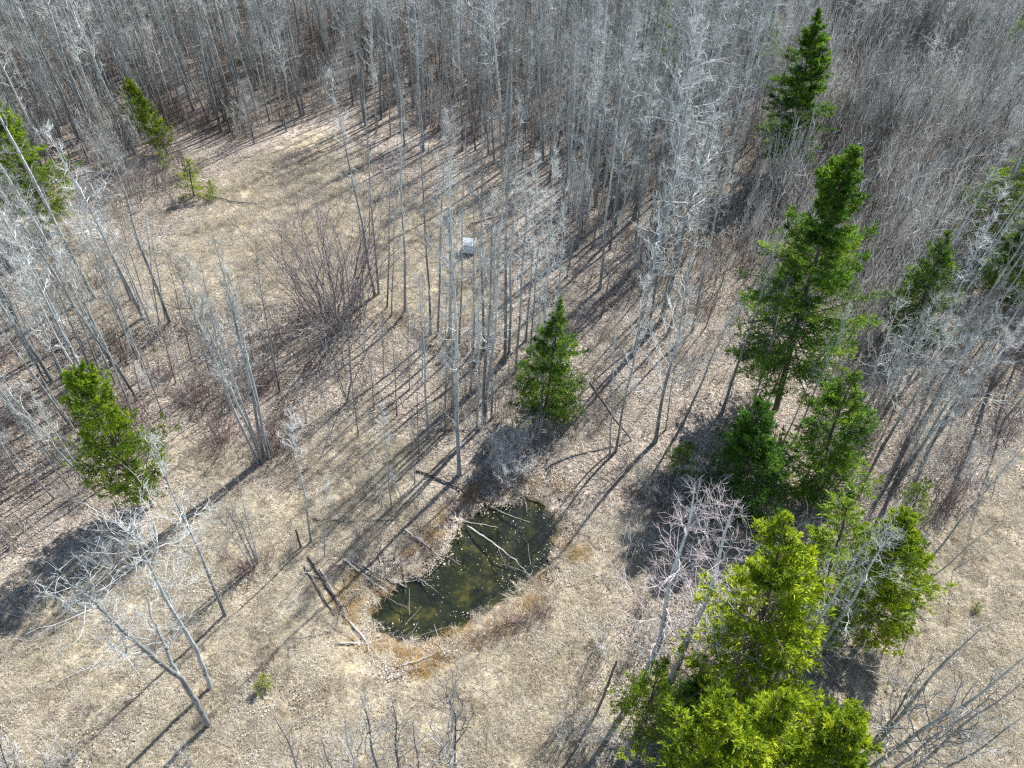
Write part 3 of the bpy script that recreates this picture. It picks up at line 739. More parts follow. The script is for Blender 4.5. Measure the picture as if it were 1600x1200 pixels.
row('slim pole aspen standing by the pond head', 'pole aspens by the pond head', [(507, 868, 511, 742), (598, 794, 574, 690), (648, 756, 644, 640), (628, 780, 612, 735)], proto=9, fat=.75)
row('bare grey pole tree between the pale clump and the pond', None, [(486, 846, 452, 630)], proto=5)
row('dark broken pole snag at the pond head', None, [(612, 796, 597, 632)], proto=9, fat=1.25)

# ------------------------------------------------------------------ dead trees drawn limb by limb
def limbs(name, label, cat, base, paths, m='grey', tw=5, rt=.007, seed=0, twl=.5, group=None):
    """paths: [[(px, py, radius, depth offset), ...], ...]; first one is the trunk"""
    rng = np.random.default_rng(seed); b = gnd(*base)
    e = bpy.data.objects.new(name, None); COL.objects.link(e); e.location = b; tag(e, label, cat, group)
    shoots = Acc()
    for k, pa in enumerate(paths):
        P = np.array([above(b, x, y, o) - b for x, y, r, o in pa]); R = np.array([r for x, y, r, o in pa]) * .72
        if k == 0: P[0] = (0, 0, -0.35)
        s = np.linspace(0, len(P) - 1, 4 * (len(P) - 1) + 1)
        Q = np.stack([np.interp(s, np.arange(len(P)), P[:, i]) for i in range(3)], 1)
        Q[1:-1] += rng.normal(0, .016, Q[1:-1].shape); Rr = np.interp(s, np.arange(len(P)), R)
        a = Acc(); tubes(a, Q, Rr, 8, cap=True)
        link('trunk' if k == 0 else 'limb', a.mesh(name + '_wood', MAT[m]), e)
        L = np.array([np.linalg.norm(np.diff(Q, axis=0), axis=1).sum()])
        if tw:
            p, t, u = pick(rng, Q[None], 0.35 if k == 0 else 0.15, 1, tw + int(L[0] * 1.2))
            Ls = rng.uniform(.6, 3.0, len(p)) * (1.2 - .6 * u)
            br = grow(rng, p, splay(rng, t, rng.uniform(.5, 1.2, len(p))), Ls, 6, .2, .06)
            tubes(shoots, br, (.006 + .006 * Ls)[:, None] * np.linspace(1, .3, 7)[None], 4)
            twiggery(rng, shoots, br, Ls, np.full(len(p), .008), 4, 2, .45, twl, .28, .05, rt * .8)
    if tw: link('twigs', shoots.mesh(name + '_twigs', MAT[m], smooth=False), e)
    return e

limbs('dead_tree', 'forked dead grey tree leaning out over the straw with long shadow', 'dead tree', (325, 1132),
      [[(325, 1132, .17, 0), (305, 1095, .16, 0), (283, 1060, .15, 0), (258, 1042, .13, 0), (235, 1024, .11, -.3), (200, 992, .09, -.5), (175, 970, .07, -.6), (150, 943, .05, -.8), (125, 922, .035, -.9), (102, 911, .02, -1)],
       [(283, 1060, .12, 0), (268, 1035, .10, .3), (255, 1005, .085, .6), (246, 982, .06, .9), (234, 958, .045, 1.2), (228, 925, .02, 1.5)],
       [(150, 943, .04, -.8), (120, 945, .03, -1.2), (95, 937, .015, -1.5)],
       [(222, 1018, .035, -.4), (195, 1025, .025, -.9), (172, 1012, .012, -1.3)]], 'silver', 6, .008, 3)
limbs('dead_tree', 'straight dead tree with curling pale top behind the forked dead tree', 'dead tree', (328, 1075),
      [[(328, 1075, .15, 0), (318, 1045, .14, 0), (308, 1018, .13, 0), (290, 985, .12, 0), (270, 955, .10, 0), (250, 920, .08, .2), (235, 885, .06, .3), (218, 850, .04, .4), (206, 818, .02, .5)],
       [(270, 955, .05, 0), (262, 925, .035, .5), (272, 905, .02, .8)],
       [(235, 885, .04, .3), (245, 850, .03, .6), (240, 815, .015, .9)],
       [(232, 880, .035, .3), (205, 870, .025, 0), (190, 845, .015, -.3)]], 'silver', 8, .008, 5, .7)
limbs('birch_tree', 'multi stemmed young birch at the foot of the big willow bush', 'birch', (540, 628),
      [[(540, 628, .10, 0), (548, 598, .08, 0), (546, 550, .07, 0), (544, 500, .055, 0), (545, 455, .03, 0), (546, 430, .015, 0)],
       [(540, 620, .06, .1), (530, 590, .05, .2), (520, 550, .04, .4), (508, 500, .03, .5), (500, 470, .015, .6)],
       [(538, 622, .05, -.1), (522, 580, .04, -.3), (505, 540, .03, -.5), (490, 500, .015, -.7)],
       [(545, 610, .05, -.2), (562, 575, .04, -.4), (575, 545, .03, -.6), (590, 520, .012, -.8)]], 'grey', 5, .006, 8, .35)
limbs('dead_tree', 'dead dark sapling with upswept side shoots in the near straw', 'dead tree', (708, 1215),
      [[(708, 1215, .07, 0), (711, 1170, .06, 0), (712, 1120, .05, 0), (703, 1095, .03, 0), (694, 1078, .012, 0)],
       [(712, 1160, .03, 0), (728, 1140, .025, .2), (742, 1110, .012, .4)],
       [(712, 1125, .03, 0), (724, 1108, .02, -.2), (722, 1088, .01, -.4)]], 'darkwood', 2, .006, 9, .3)
limbs('dead_tree', 'broken dark trunk propped against the leaning grey pair', 'dead tree', (992, 690),
      [[(992, 690, .05, 0), (978, 675, .07, 0), (960, 655, .09, 0), (945, 632, .10, 0), (930, 612, .11, 0), (922, 597, .11, 0)]], 'darkwood', 3, .008, 10, .3)
limbs('dead_tree', 'short leaning snag stub beside the pond head', 'dead tree', (470, 856), [[(470, 856, .09, 0), (466, 842, .08, 0), (462, 828, .07, 0)]], 'darkwood', 0, seed=11)
limbs('dead_tree', 'thin dark pole leaning left beside the small ragged pine', 'dead tree', (930, 1118),
      [[(930, 1118, .10, 0), (944, 1085, .09, 0), (955, 1055, .08, 0), (964, 1032, .06, 0)]], 'darkwood', 0, seed=12)
limbs('dead_tree', 'pale stick tree leaning through the small ragged pine', 'dead tree', (985, 1122),
      [[(985, 1122, .03, 0), (1000, 1090, .035, 0), (1012, 1052, .035, 0), (1024, 1010, .03, 0), (1040, 975, .015, 0)]], 'aspen', 2, .006, 13, .3)

# ------------------------------------------------------------------ fallen logs and sticks
def log(label, pts, r0, r1, m='grey', lift=0.0, stubs=0, seed=0, group=None, name='fallen_log', cat='log'):
    rng = np.random.default_rng(seed + int(pts[0][0])); W = []
    for px, py in pts:
        v = ray(px, py); p = gnd(px, py)
        if p[2] < WATER: p = CAMP + v * ((WATER - CAM_H) / v[2])
        W.append(p)
    W = np.array(W); s = np.linspace(0, len(W) - 1, 6 * (len(W) - 1) + 1)
    Q = np.stack([np.interp(s, np.arange(len(W)), W[:, i]) for i in range(3)], 1)
    f = np.linspace(0, 1, len(Q)); R = .85 * (r0 + (r1 - r0) * f)
    g = height(Q[:, 0], Q[:, 1]); Q[:, 2] = np.maximum(np.maximum(g, WATER - .03), np.interp(f, [0, 1], [Q[0, 2], Q[-1, 2]]) - .1) + R * .75 + lift + (.06 if name == 'fallen_log' else .03)
    Q[1:-1] += rng.normal(0, .022, Q[1:-1].shape)
    c = Q[0].copy(); e = bpy.data.objects.new(name, None); COL.objects.link(e); e.location = c; tag(e, label, cat, group)
    a = Acc(); tubes(a, Q - c, R, 8, cap=True); link('trunk', a.mesh('log_wood', MAT[m]), e)
    for k in range(stubs):
        p, t, u = pick(rng, (Q - c)[None], .25, .95, 1)
        d = splay(rng, t, np.array([rng.uniform(.6, 1.2)])); d[:, 2] = abs(d[:, 2]) + .2
        st = grow(rng, p, d, np.array([rng.uniform(.4, 1.3)]), 4, .15, 0)
        b = Acc(); tubes(b, st, np.linspace(.025, .008, 5)[None], 5); link('branch', b.mesh('log_branch', MAT[m]), e)
log('thickest grey log lying from the snag towards the pond corner', [(482, 870), (512, 918), (546, 970)], .10, .075, stubs=2, m='darkwood')
log('slender continuation log running on past the pond corner', [(538, 962), (575, 1008), (610, 1048)], .09, .05)
log('thin log lying close along the thickest grey log', [(500, 890), (526, 934), (548, 972)], .065, .04)
log('crossing grey log lying over the thickest log near its lower end', [(470, 895), (505, 905), (545, 905)], .05, .03)
log('dark log beside the thickest log on the straw side', [(476, 885), (500, 926), (522, 962)], .06, .04, m='darkwood')
log('short straight log lying level across the rusty rim', [(525, 1007), (565, 1006), (605, 1000)], .07, .05)
log('pale curved stick log below the pond rim', [(620, 1044), (668, 1028), (722, 1001)], .055, .03)
for i, p in enumerate([[(537, 876), (575, 905), (614, 931)], [(548, 878), (585, 903), (622, 925)], [(560, 880), (600, 903), (636, 918)], [(530, 885), (570, 912), (600, 928)]]):
    log('log of the bundle pointing into the pond end', p, .075 - .01 * i, .04, stubs=1, seed=i, group='bundle of logs at the pond end', m='grey' if i < 3 else 'darkwood')
log('bleached log sloping off the bank into the water', [(632, 828), (662, 850), (692, 876)], .075, .05, lift=.05)
log('long bleached log lying out across the pond', [(730, 823), (768, 848), (805, 876), (832, 905)], .085, .03, stubs=1)
log('dark long log running down the slope to the pond head', [(650, 737), (700, 756), (740, 778), (765, 792)], .09, .06, m='darkwood', stubs=2)
log('pale thin log ending in the far end of the pond', [(765, 792), (795, 806), (828, 817)], .06, .03)
log('dark stub log on the right rim of the pond', [(855, 873), (880, 896)], .08, .06, m='darkwood')
log('long pale stick curving down the straw from the log corner', [(526, 965), (508, 1010), (490, 1048), (462, 1092)], .03, .015, name='fallen_stick', cat='stick', m='aspen_twig')
log('straight pale stick lying across tree shadows in the straw', [(476, 915), (452, 944), (430, 972)], .03, .02, name='fallen_stick', cat='stick', m='aspen_twig')
log('pale fallen log at the back corner of the clearing', [(322, 305), (362, 316), (402, 319)], .09, .05, m='aspen')
log('dark branch lying on the slope under the aspens', [(672, 676), (700, 672), (730, 675), (765, 668)], .06, .03, m='darkwood')
log('grey log lying along the slope foot left of the pond', [(490, 812), (540, 816), (625, 812)], .06, .03, m='darkwood', stubs=1)
log('pale broken branch lying beside the pole snags', [(608, 762), (640, 738)], .035, .02, m='aspen_twig', name='fallen_branch', cat='branch')
log('white splintered branch on the straw below the golden pine', [(1420, 948), (1446, 968)], .05, .02, m='aspen', name='fallen_branch', cat='branch', stubs=3)
log('fallen trunk in the aspens by the clearing wood edge', [(735, 352), (780, 338)], .07, .04, m='darkwood')

r = np.random.default_rng(321)
_n = 0
while _n < 34:
    x, y = r.uniform(470, 840), r.uniform(770, 1010)
    g = flat(x, y, WATER)[:2]; d = sdist(np.array([g]), POND)[0]
    if not (.1 < d < 3.2) or (x - 470) / 370 + (y - 770) / 240 > 1.25: continue
    a = r.normal(.75, .6) if r.uniform() < .7 else r.uniform(0, 3.1); L = r.uniform(20, 58)
    log('grey stick in the tangle of deadfall on the pond bank', [(x, y), (x + L * .5 * math.cos(a) + r.normal(0, 2), y + L * .5 * math.sin(a) * .8 + r.normal(0, 2)), (x + L * math.cos(a), y + L * math.sin(a) * .8)],
        r.uniform(.022, .055), r.uniform(.012, .025), m=('grey', 'darkwood', 'darkwood', 'grey')[_n % 4], lift=r.uniform(0, .06), stubs=int(r.integers(0, 2)), seed=_n, group='deadfall on the pond bank', name='fallen_stick', cat='stick')
    _n += 1

# ------------------------------------------------------------------ the white box
def box_mesh(name, sx, sy, sz, m, z0=0.0, bev=0.012, taper=1.0):
    import bmesh
    bm = bmesh.new(); bmesh.ops.create_cube(bm, size=1)
    for v in bm.verts:
        k = taper if v.co.z > 0 else 1.0
        v.co = Vector((v.co.x * sx * k, v.co.y * sy * k, (v.co.z + .5) * sz + z0))
    bmesh.ops.bevel(bm, geom=bm.edges[:], offset=bev, segments=2, affect='EDGES')
    me = bpy.data.meshes.new(name); bm.to_mesh(me); bm.free(); me.materials.append(m); return me
def storage_box():
    b = gnd(731, 399); e = bpy.data.objects.new('storage_box', None); COL.objects.link(e); e.location = b; e.rotation_euler.z = math.radians(-4)
    tag(e, 'pale blue box with flat white lid on dark timber skids in the clearing', 'box')
    def sh(me, x, y, z):
        o = link(me.name, me, e); o.location = (x, y, z); return o
    for s in (-1, 1):
        o = sh(box_mesh('skid', .12, 1.0, .14, MAT['timber']), s * .36, .55, -.05); o.name = 'skid'
    sh(box_mesh('floor_frame', 1.0, .98, .05, MAT['timber']), 0, .55, .092).name = 'floor_frame'
    w = sh(box_mesh('wall', 1.02, 1.0, .75, MAT['boxwall']), 0, .55, .145); w.name = 'wall'
    l = sh(box_mesh('lid', 1.16, 1.14, .07, MAT['boxlid']), 0, .55, .90); l.name = 'lid'; l.rotation_euler.x = math.radians(3)
    for s in (-1, 1):
        sh(box_mesh('lid_batten', .05, 1.10, .03, MAT['boxlid'], bev=.006), s * .5, .55, .975).name = 'lid_batten'
    for x in (-.505, .505):
        sh(box_mesh('corner_post', .05, .05, .72, MAT['boxwall'], bev=.006), x, .045, .15).name = 'corner_post'
    sh(box_mesh('latch', .10, .03, .12, MAT['timber'], bev=.006), -.3, .035, .52).name = 'latch'
storage_box()

# ------------------------------------------------------------------ bushes one can tell apart
def shrub_at(key, px, py, h, label, group=None, i=0, wid=1.0, name=None, h0=None):
    b = gnd(px, py); s = h / {'willow': 5.0, 'osier': 2.4, 'brush': 3.6}[key]
    me = SHR[key][i % len(SHR[key])]
    return thing(name or {'willow': 'willow_shrub', 'osier': 'dogwood_shrub', 'brush': 'alder_shrub'}[key], label,
                 {'willow': 'willow', 'osier': 'dogwood', 'brush': 'alder'}[key], [('stems', me[0]), ('twigs', me[1])], b, None, s, px * .37, s * wid, group)
st, tw = shrub(77, h=13.0, w=.50, nst=66, r0=.045, base=2.0, nsub=9, ntw=4, wander=.13, up=.03, rt=.0065)
thing('willow_shrub', 'biggest fan shaped willow bush at the lip of the clearing', 'willow',
      [('stems', st.mesh('willow_stems', MAT['bigwillow'])), ('twigs', tw.mesh('willow_twigs', MAT['bigwillow'], smooth=False))], gnd(527, 498))
for x, y, h in ((805, 700, 2.6), (790, 745, 2.2), (760, 700, 2.2), (830, 680, 2.4), (775, 760, 1.8), (815, 735, 2.0), (780, 722, 2.4)):
    shrub_at('brush', x, y, h, 'grey alder bush in the shade below the small spruce', 'alder bushes below the small spruce', int(x), 1.1)
for x, y, h in ((800, 985, 1.5), (825, 970, 1.6), (772, 990, 1.2), (850, 960, 1.3), (745, 1005, 1.0)):
    shrub_at('osier', x, y, h, 'low twiggy bush on the straw just below the pond', 'low bushes below the pond', int(x), 1.2)
for x, y, h in ((905, 1130, 3.2), (885, 1145, 2.2), (925, 1150, 2.4), (940, 1010, 2.6), (990, 1040, 2.4), (1015, 1000, 2.2), (1000, 960, 2.0), (965, 1170, 2.0)):
    shrub_at('brush', x, y, h, 'thin grey bush in the straw left of the tall yellow pine', 'thin bushes by the tall yellow pine', int(x), .9)
for x, y, h in ((1030, 790, 3.0), (1060, 800, 3.2), (1090, 770, 3.0), (1010, 760, 2.2), (1110, 820, 2.6), (1060, 750, 2.2)):
    shrub_at('brush', x, y, h, 'pinkish grey bush left of the dense bushy spruce', 'bushes left of the dense bushy spruce', int(x), 1.1)
for x, y, h in ((385, 890, 1.6), (410, 880, 1.4), (345, 700, 2.6), (440, 690, 2.4), (420, 600, 2.2), (300, 620, 2.4), (250, 590, 2.6)):
    shrub_at('osier', x, y, h, 'reddish dogwood bush near the aspen clump on the dark root mound', 'dogwood near the aspen clump', int(x), 1.2)
for x, y, h in ((118, 1108, .45), (82, 1118, .4), (135, 1112, .4)):
    shrub_at('osier', x, y, h, 'low dark brown tuft lying in the near straw', 'dark tufts in the near straw', int(x), 1.6)
for x, y, h in ((25, 1200, 2.4), (105, 1195, 1.8), (240, 1010, 1.2), (290, 1195, 1.6), (165, 880, 2.6), (60, 960, 2.2)):
    shrub_at('brush', x, y, h, 'small bare alder bush in the near straw', 'alder bushes in the near straw', int(x), .9)

# ------------------------------------------------------------------ scattered woods
def scatter_in(poly_px, dens, seed, jitter=.46, keep=None):
    """jittered grid of ground points inside a pixel polygon"""
    poly = gpoly(poly_px); rng = np.random.default_rng(seed); st = 1 / math.sqrt(dens)
    lo, hi = poly.min(0), poly.max(0)
    gx, gy = np.meshgrid(np.arange(lo[0], hi[0], st), np.arange(lo[1], hi[1], st))
    P = np.stack([gx.ravel(), gy.ravel()], 1); P += rng.uniform(-jitter, jitter, P.shape) * st
    P = P[sdist(P, poly) < 0]
    P = P[(sdist(P, POND) > .5) & (P[:, 1] > 3)]
    return P
def to_px(P3):
    c = (np.asarray(P3) - CAMP) @ RW
    return np.stack([800 - F_PX * c[:, 0] / c[:, 2], 600 + F_PX * c[:, 1] / c[:, 2]], 1)

WOODS = [   # pixel polygon, trees per m2, label, group
    ([(-250, -60), (430, -60), (440, 120), (500, 190), (410, 245), (330, 215), (250, 245), (180, 260), (60, 330), (-250, 300)], .20, 'slender pale aspen in the wood left behind the clearing', 'wood left behind the clearing'),
    ([(430, -60), (850, -60), (860, 300), (790, 300), (690, 250), (600, 250), (530, 180), (450, 120)], .20, 'slender grey aspen in the wood straight behind the white box', 'wood behind the white box'),
    ([(850, -60), (1260, -60), (1200, 150), (1170, 300), (1010, 440), (900, 400), (850, 300)], .24, 'silvery aspen in the crowded stand left of the tall narrow spruce', 'silvery stand by the tall spruce'),
    ([(1260, -60), (1900, -60), (1900, 330), (1560, 330), (1400, 250), (1200, 250)], .045, 'thin aspen poking out of the wide grey brush', 'aspens in the grey brush'),
    ([(1400, 480), (1500, 400), (1700, 330), (1900, 330), (1900, 620), (1640, 640), (1530, 690), (1420, 640)], .11, 'silver aspen near the dark spruce on the brushy slope', 'aspens on the brushy slope'),
    ([(-250, 320), (60, 340), (120, 420), (70, 520), (-10, 640), (-250, 760)], .16, 'leaning pale aspen beyond the left side of the clearing', 'aspens beyond the left side'),
    ([(-60, 430), (130, 440), (250, 500), (250, 600), (205, 700), (60, 800), (-60, 780)], .10, 'thin leaning aspen in the brush between the clearing and the broad bushy pine', 'thin aspens above the broad pine'),
    ([(830, 380), (1000, 450), (1180, 330), (1190, 450), (1100, 560), (1000, 560), (920, 500)], .14, 'grey aspen standing in the brush right of the small spruce', 'aspens right of the small spruce'),
]
allP, allz = [], []
for k, (poly, dn, lb, gr) in enumerate(WOODS):
    P = scatter_in(poly, dn, 50 + k)
    q_ = to_px(np.column_stack([P, np.zeros(len(P))])); P = P[~((q_[:, 0] > 1175) & (q_[:, 0] < 1320) & (q_[:, 1] > 190) & (q_[:, 1] < 470)) & ~((q_[:, 0] > 1080) & (q_[:, 0] < 1190) & (q_[:, 1] > 340) & (q_[:, 1] < 500))]; allP.append(P); allz.append(np.full(len(P), k))
allP = np.concatenate(allP); allz = np.concatenate(allz)
Z = height(allP[:, 0], allP[:, 1]); P3 = np.column_stack([allP, Z])
rng = np.random.default_rng(99)
Hh = np.clip(rng.normal(15.5, 3.6, len(P3)), 6, 22); Hh[allz == 3] *= .75
pidx = rng.integers(0, len(ASP), len(P3)); pspin = rng.uniform(0, 6.28, len(P3)); lean = rng.normal(0, .045, (len(P3), 2)); thick = rng.uniform(.5, 1.25, len(P3))
bp_, tp_ = to_px(P3), to_px(P3 + np.column_stack([np.zeros((len(P3), 2)), Hh * .6]))
vis = ((bp_[:, 0] > 5) & (bp_[:, 0] < 1595) & (bp_[:, 1] > 8) & (bp_[:, 1] < 1195)) | ((tp_[:, 0] > 20) & (tp_[:, 0] < 1580) & (tp_[:, 1] > 20) & (tp_[:, 1] < 1180))
order = np.argsort(np.hypot(P3[:, 0], P3[:, 1]) + np.where(vis, 0, 1e4))
single = order[:max(0, 298 - NH)]; rest = order[len(single):]
for i in single:
    s = Hh[i] / 20; pr = ASP[pidx[i]]
    thing('aspen_tree', WOODS[allz[i]][2], 'aspen', [('trunk', pr[0]), ('crown', pr[1])], P3[i], P3[i] + np.array([lean[i, 0], lean[i, 1], 1.0]), s, pspin[i], s * thick[i], WOODS[allz[i]][3])
comb = []
for pr in ASP:
    a = pr[2].merged(pr[3]); nq = sum(len(k) for k in a.q); mi = np.zeros(nq); mi[a.split[0]:] = 1
    comb.append(a.mesh('aspen_whole', [MAT['aspen'], MAT['aspen_twig']], matidx=mi))
scatter('aspen_wood', comb, P3[rest], pspin[rest], np.column_stack([Hh[rest] / 20 * thick[rest]] * 2 + [Hh[rest] / 20]), pidx[rest], 'far crowd of slender bare aspens filling the back of the wood', 'wood', tilt=lean[rest])

# brush under and between the trees
TH = [thicket(300 + i).mesh('thicket_piece', MAT['alder'], smooth=False) for i in range(4)] + \
     [thicket(310 + i, h=2.6, rad=1.4, nst=20, tilt=.3).mesh('thicket_piece', MAT['osier'], smooth=False) for i in range(2)] + \
     [thicket(320 + i, h=3.2, rad=1.6, nst=18, tilt=.25).mesh('thicket_piece', MAT['willow'], smooth=False) for i in range(2)]
BR = [([(1190, -60), (1900, -60), (1900, 420), (1500, 420), (1380, 500), (1330, 560), (1290, 480), (1200, 420), (1180, 280)], .26, (0, 1, 2, 3), (.9, 1.35)),
      ([(880, 200), (1190, 150), (1200, 430), (1110, 480), (930, 440), (880, 340)], .22, (0, 1, 2, 3, 4, 6), (.5, .9)),
      ([(850, 320), (930, 440), (1110, 480), (1180, 440), (1120, 560), (960, 540), (880, 470), (830, 380)], .13, (0, 1, 2, 6, 7, 5), (.4, .8)),
      ([(640, 240), (800, 300), (830, 400), (790, 520), (740, 420), (680, 330)], .05, (6, 7, 4, 0), (.3, .6)),
      ([(-250, -60), (1200, -60), (1180, 180), (860, 250), (700, 230), (520, 170), (400, 225), (250, 240), (-250, 330)], .25, (0, 1, 2, 3, 0, 1, 2, 3, 4, 5, 6, 7), (.5, .95)),
      ([(1300, 560), (1420, 480), (1700, 400), (1900, 400), (1900, 620), (1600, 660), (1480, 800), (1440, 880), (1350, 800), (1240, 900), (1180, 820), (1240, 720)], .30, (0, 1, 2, 3, 6, 7, 4), (.35, .75)),
      ([(-250, 320), (100, 330), (260, 500), (250, 600), (290, 680), (200, 800), (-250, 900)], .30, (0, 1, 2, 3, 4, 5, 6, 7), (.4, .75)),
      ([(170, 215), (255, 235), (310, 300), (270, 340), (200, 350), (130, 330)], .30, (0, 6, 7, 6, 2), (.5, .9)),
      ([(730, 540), (840, 530), (840, 650), (760, 690), (690, 650)], .22, (0, 1, 6, 7), (.3, .65)),
      ([(810, 600), (910, 590), (920, 660), (850, 700), (790, 690)], .30, (0, 6, 7, 6), (.35, .6)),
      ([(280, 520), (420, 500), (500, 520), (470, 640), (330, 680)], .24, (4, 5, 6, 7), (.45, .9)),
      ([(560, 520), (700, 540), (860, 600), (850, 720), (760, 780), (640, 700), (540, 640)], .10, (0, 6, 7, 1), (.3, .6)),
      ([(380, 640), (470, 640), (440, 740), (350, 720)], .40, (4, 6, 5, 7), (.4, .75)),
      ([(590, 800), (720, 770), (800, 740), (760, 790), (700, 850), (620, 880), (540, 880)], .55, (6, 7, 4, 7), (.3, .6)),
      ([(860, 640), (1000, 600), (1120, 640), (1040, 760), (940, 780), (880, 740)], .06, (6, 7, 4), (.2, .4)),
      ([(740, 1010), (800, 960), (900, 900), (960, 960), (880, 1040), (760, 1040)], .07, (7, 4, 6), (.2, .35)),
      ([(320, 760), (470, 740), (520, 820), (440, 900), (330, 900)], .06, (4, 6, 7), (.25, .5)),
      ([(1000, 470), (1180, 440), (1180, 600), (1060, 640), (950, 560), (900, 500)], .14, (0, 4, 6, 7), (.35, .65)),
      ([(960, 880), (1010, 740), (1120, 720), (1130, 900), (1040, 1010)], .2, (0, 1, 6, 6), (.3, .5)),
      ([(1090, 1010), (1200, 1000), (1320, 980), (1310, 1100), (1130, 1130)], .15, (0, 6, 7, 4), (.25, .4))]
pts, idx, scl = [], [], []
for k, (poly, dn, ch, sr) in enumerate(BR):
    r = np.random.default_rng(400 + k); P = scatter_in(poly, dn, 420 + k)
    P = P[r.uniform(size=len(P)) < .55 + .9 * (fbm(P[:, 0] / 7, P[:, 1] / 7, 60) + .25)]
    pts.append(P); idx.append(r.choice(ch, len(P))); scl.append(r.uniform(*sr, len(P)))
pts, idx, scl = map(np.concatenate, (pts, idx, scl))
scatter('brush_thicket', TH, np.column_stack([pts, height(pts[:, 0], pts[:, 1])]), np.random.default_rng(5).uniform(0, 6.28, len(pts)), scl, idx,
        'tangled grey and reddish brush filling the wood floor', 'brush')

# ------------------------------------------------------------------ grass, leaves, twigs on the ground
def grass_patch(seed, n=460, size=1.5, L=(.15, .48), w=.011, flop=.9):
    rng = np.random.default_rng(seed); a = Acc()
    c = rng.uniform(-size / 2, size / 2, (14, 2)); k = rng.integers(0, 14, n)
    b = np.where(rng.uniform(size=(n, 1)) < .6, c[k] + rng.normal(0, .10, (n, 2)), rng.uniform(-size / 2, size / 2, (n, 2)))
    mean = rng.uniform(0, 6.28); az = rng.normal(mean, 1.3, n); el = np.abs(rng.normal(0, .5, n)) * (1.3 - flop) + rng.uniform(.05, .5, n)
    l = rng.uniform(*L, n); d = np.stack([np.cos(az) * np.cos(el), np.sin(az) * np.cos(el), np.sin(el)], 1)
    p0 = np.column_stack([b, np.full(n, -.01)]); p1 = p0 + d * (l * .55)[:, None]; d2 = nrm(d + np.array([0, 0, -.55])); p2 = p1 + d2 * (l * .45)[:, None]
    s = nrm(np.cross(d, np.array([0, 0, 1.0]) + .5 * rng.normal(size=(n, 3)))) * (w * rng.uniform(.6, 1.3, n))[:, None]
    V = np.stack([p0 - s * .5, p0 + s * .5, p1 - s * .45, p1 + s * .45, p2 - s * .12, p2 + s * .12], 1)
    i = np.arange(n)[:, None] * 6
    a.add(V, np.concatenate([i + np.array([[0, 1, 3, 2]]), i + np.array([[2, 3, 5, 4]])]), tone=np.repeat(np.clip(rng.normal(.52, .17, 14)[k] + rng.normal(0, .13, n), 0, 1), 6))
    return a
def leaf_patch(seed, n=230, size=1.7):
    rng = np.random.default_rng(seed); a = Acc()
    b = rng.uniform(-size / 2, size / 2, (n, 2)); d = nrm(np.column_stack([rng.normal(size=(n, 2)), rng.normal(0, .25, n)]))
    l = rng.uniform(.05, .11, n); nn = nrm(np.column_stack([rng.normal(0, .35, (n, 2)), np.ones(n)])); s = nrm(np.cross(d, nn)); p = np.column_stack([b, rng.uniform(.012, .05, n)])
    h = l[:, None]
    V = np.stack([p - d * h * .5, p + s * h * .42 + nn * h * .14, p + d * h * .5, p - s * h * .42 + nn * h * .14], 1)
    i = np.arange(n)[:, None] * 4
    a.add(V, t=np.concatenate([i + np.array([[0, 1, 2]]), i + np.array([[0, 2, 3]])]), tone=np.repeat(np.clip(rng.normal(.5, .19, n), 0, 1), 4))
    return a
def stick_patch(seed, n=16, size=2.2):
    rng = np.random.default_rng(seed); a = Acc()
    b = np.column_stack([rng.uniform(-size / 2, size / 2, (n, 2)), rng.uniform(.02, .06, n)]); az = rng.uniform(0, 6.28, n)
    P = grow(rng, b, np.stack([np.cos(az), np.sin(az), rng.normal(.03, .06, n)], 1), rng.uniform(.3, 1.5, n), 3, .12, 0)
    tubes(a, P, rng.uniform(.006, .016, n)[:, None] * np.linspace(1, .5, 4)[None], 4)
    return a
GR = [grass_patch(500 + i).mesh('grass_piece', MAT['grass'], smooth=False, tone=True) for i in range(5)]
GT = [grass_patch(510 + i, 360, 1.2, (.25, .6), .011, .6).mesh('grass_piece', MAT['grass'], smooth=False, tone=True) for i in range(2)]
SG = [grass_patch(520 + i, 300, 1.3, (.2, .5), .016, .7).mesh('sedge_piece', MAT['sedge'], smooth=False, tone=True) for i in range(3)]
LF = [leaf_patch(530 + i).mesh('leaf_piece', MAT['litter'], smooth=False, tone=True) for i in range(4)]
SK = [stick_patch(540 + i).mesh('stick_piece', MAT['grey']) for i in range(4)]
NEARP = [(-60, 1260), (1660, 1260), (1700, 250), (-100, 250)]
P = scatter_in(NEARP, 1.15, 600); r = np.random.default_rng(601); g = grassy(P); sp = sdist(P, POND)
k = (r.uniform(size=len(P)) < .14 + .86 * g + .5 * ss(2.5, 1, sp)) & (sp > .6)
Pg = P[k]
scatter('dry_grass', GR + GT, np.column_stack([Pg, height(Pg[:, 0], Pg[:, 1])]), r.uniform(0, 6.28, len(Pg)), r.uniform(.7, 1.2, len(Pg)), r.choice([0, 1, 2, 3, 4, 0, 1, 2, 3, 4, 5, 6], len(Pg)),
        'matted pale straw grass over the clearings', 'grass')
P = scatter_in([(480, 1080), (960, 1080), (960, 740), (480, 740)], 2.2, 610); r = np.random.default_rng(611); sp = sdist(P, POND)
south = ss(26, 18, P[:, 1] + 2.5 * vnoise(P[:, 0] / 2, P[:, 1] / 2, 70))
k = (sp < 2.2) & (sp > .4) & (r.uniform(size=len(P)) < (.25 + .6 * south) * (.55 + .8 * vnoise(P[:, 0] / 1.3, P[:, 1] / 1.3, 71))); Ps = P[k]
scatter('rusty_sedge', SG, np.column_stack([Ps, height(Ps[:, 0], Ps[:, 1])]), r.uniform(0, 6.28, len(Ps)), r.uniform(.6, 1.0, len(Ps)), r.integers(0, 3, len(Ps)), 'rust orange sedge round the pond rim', 'sedge')
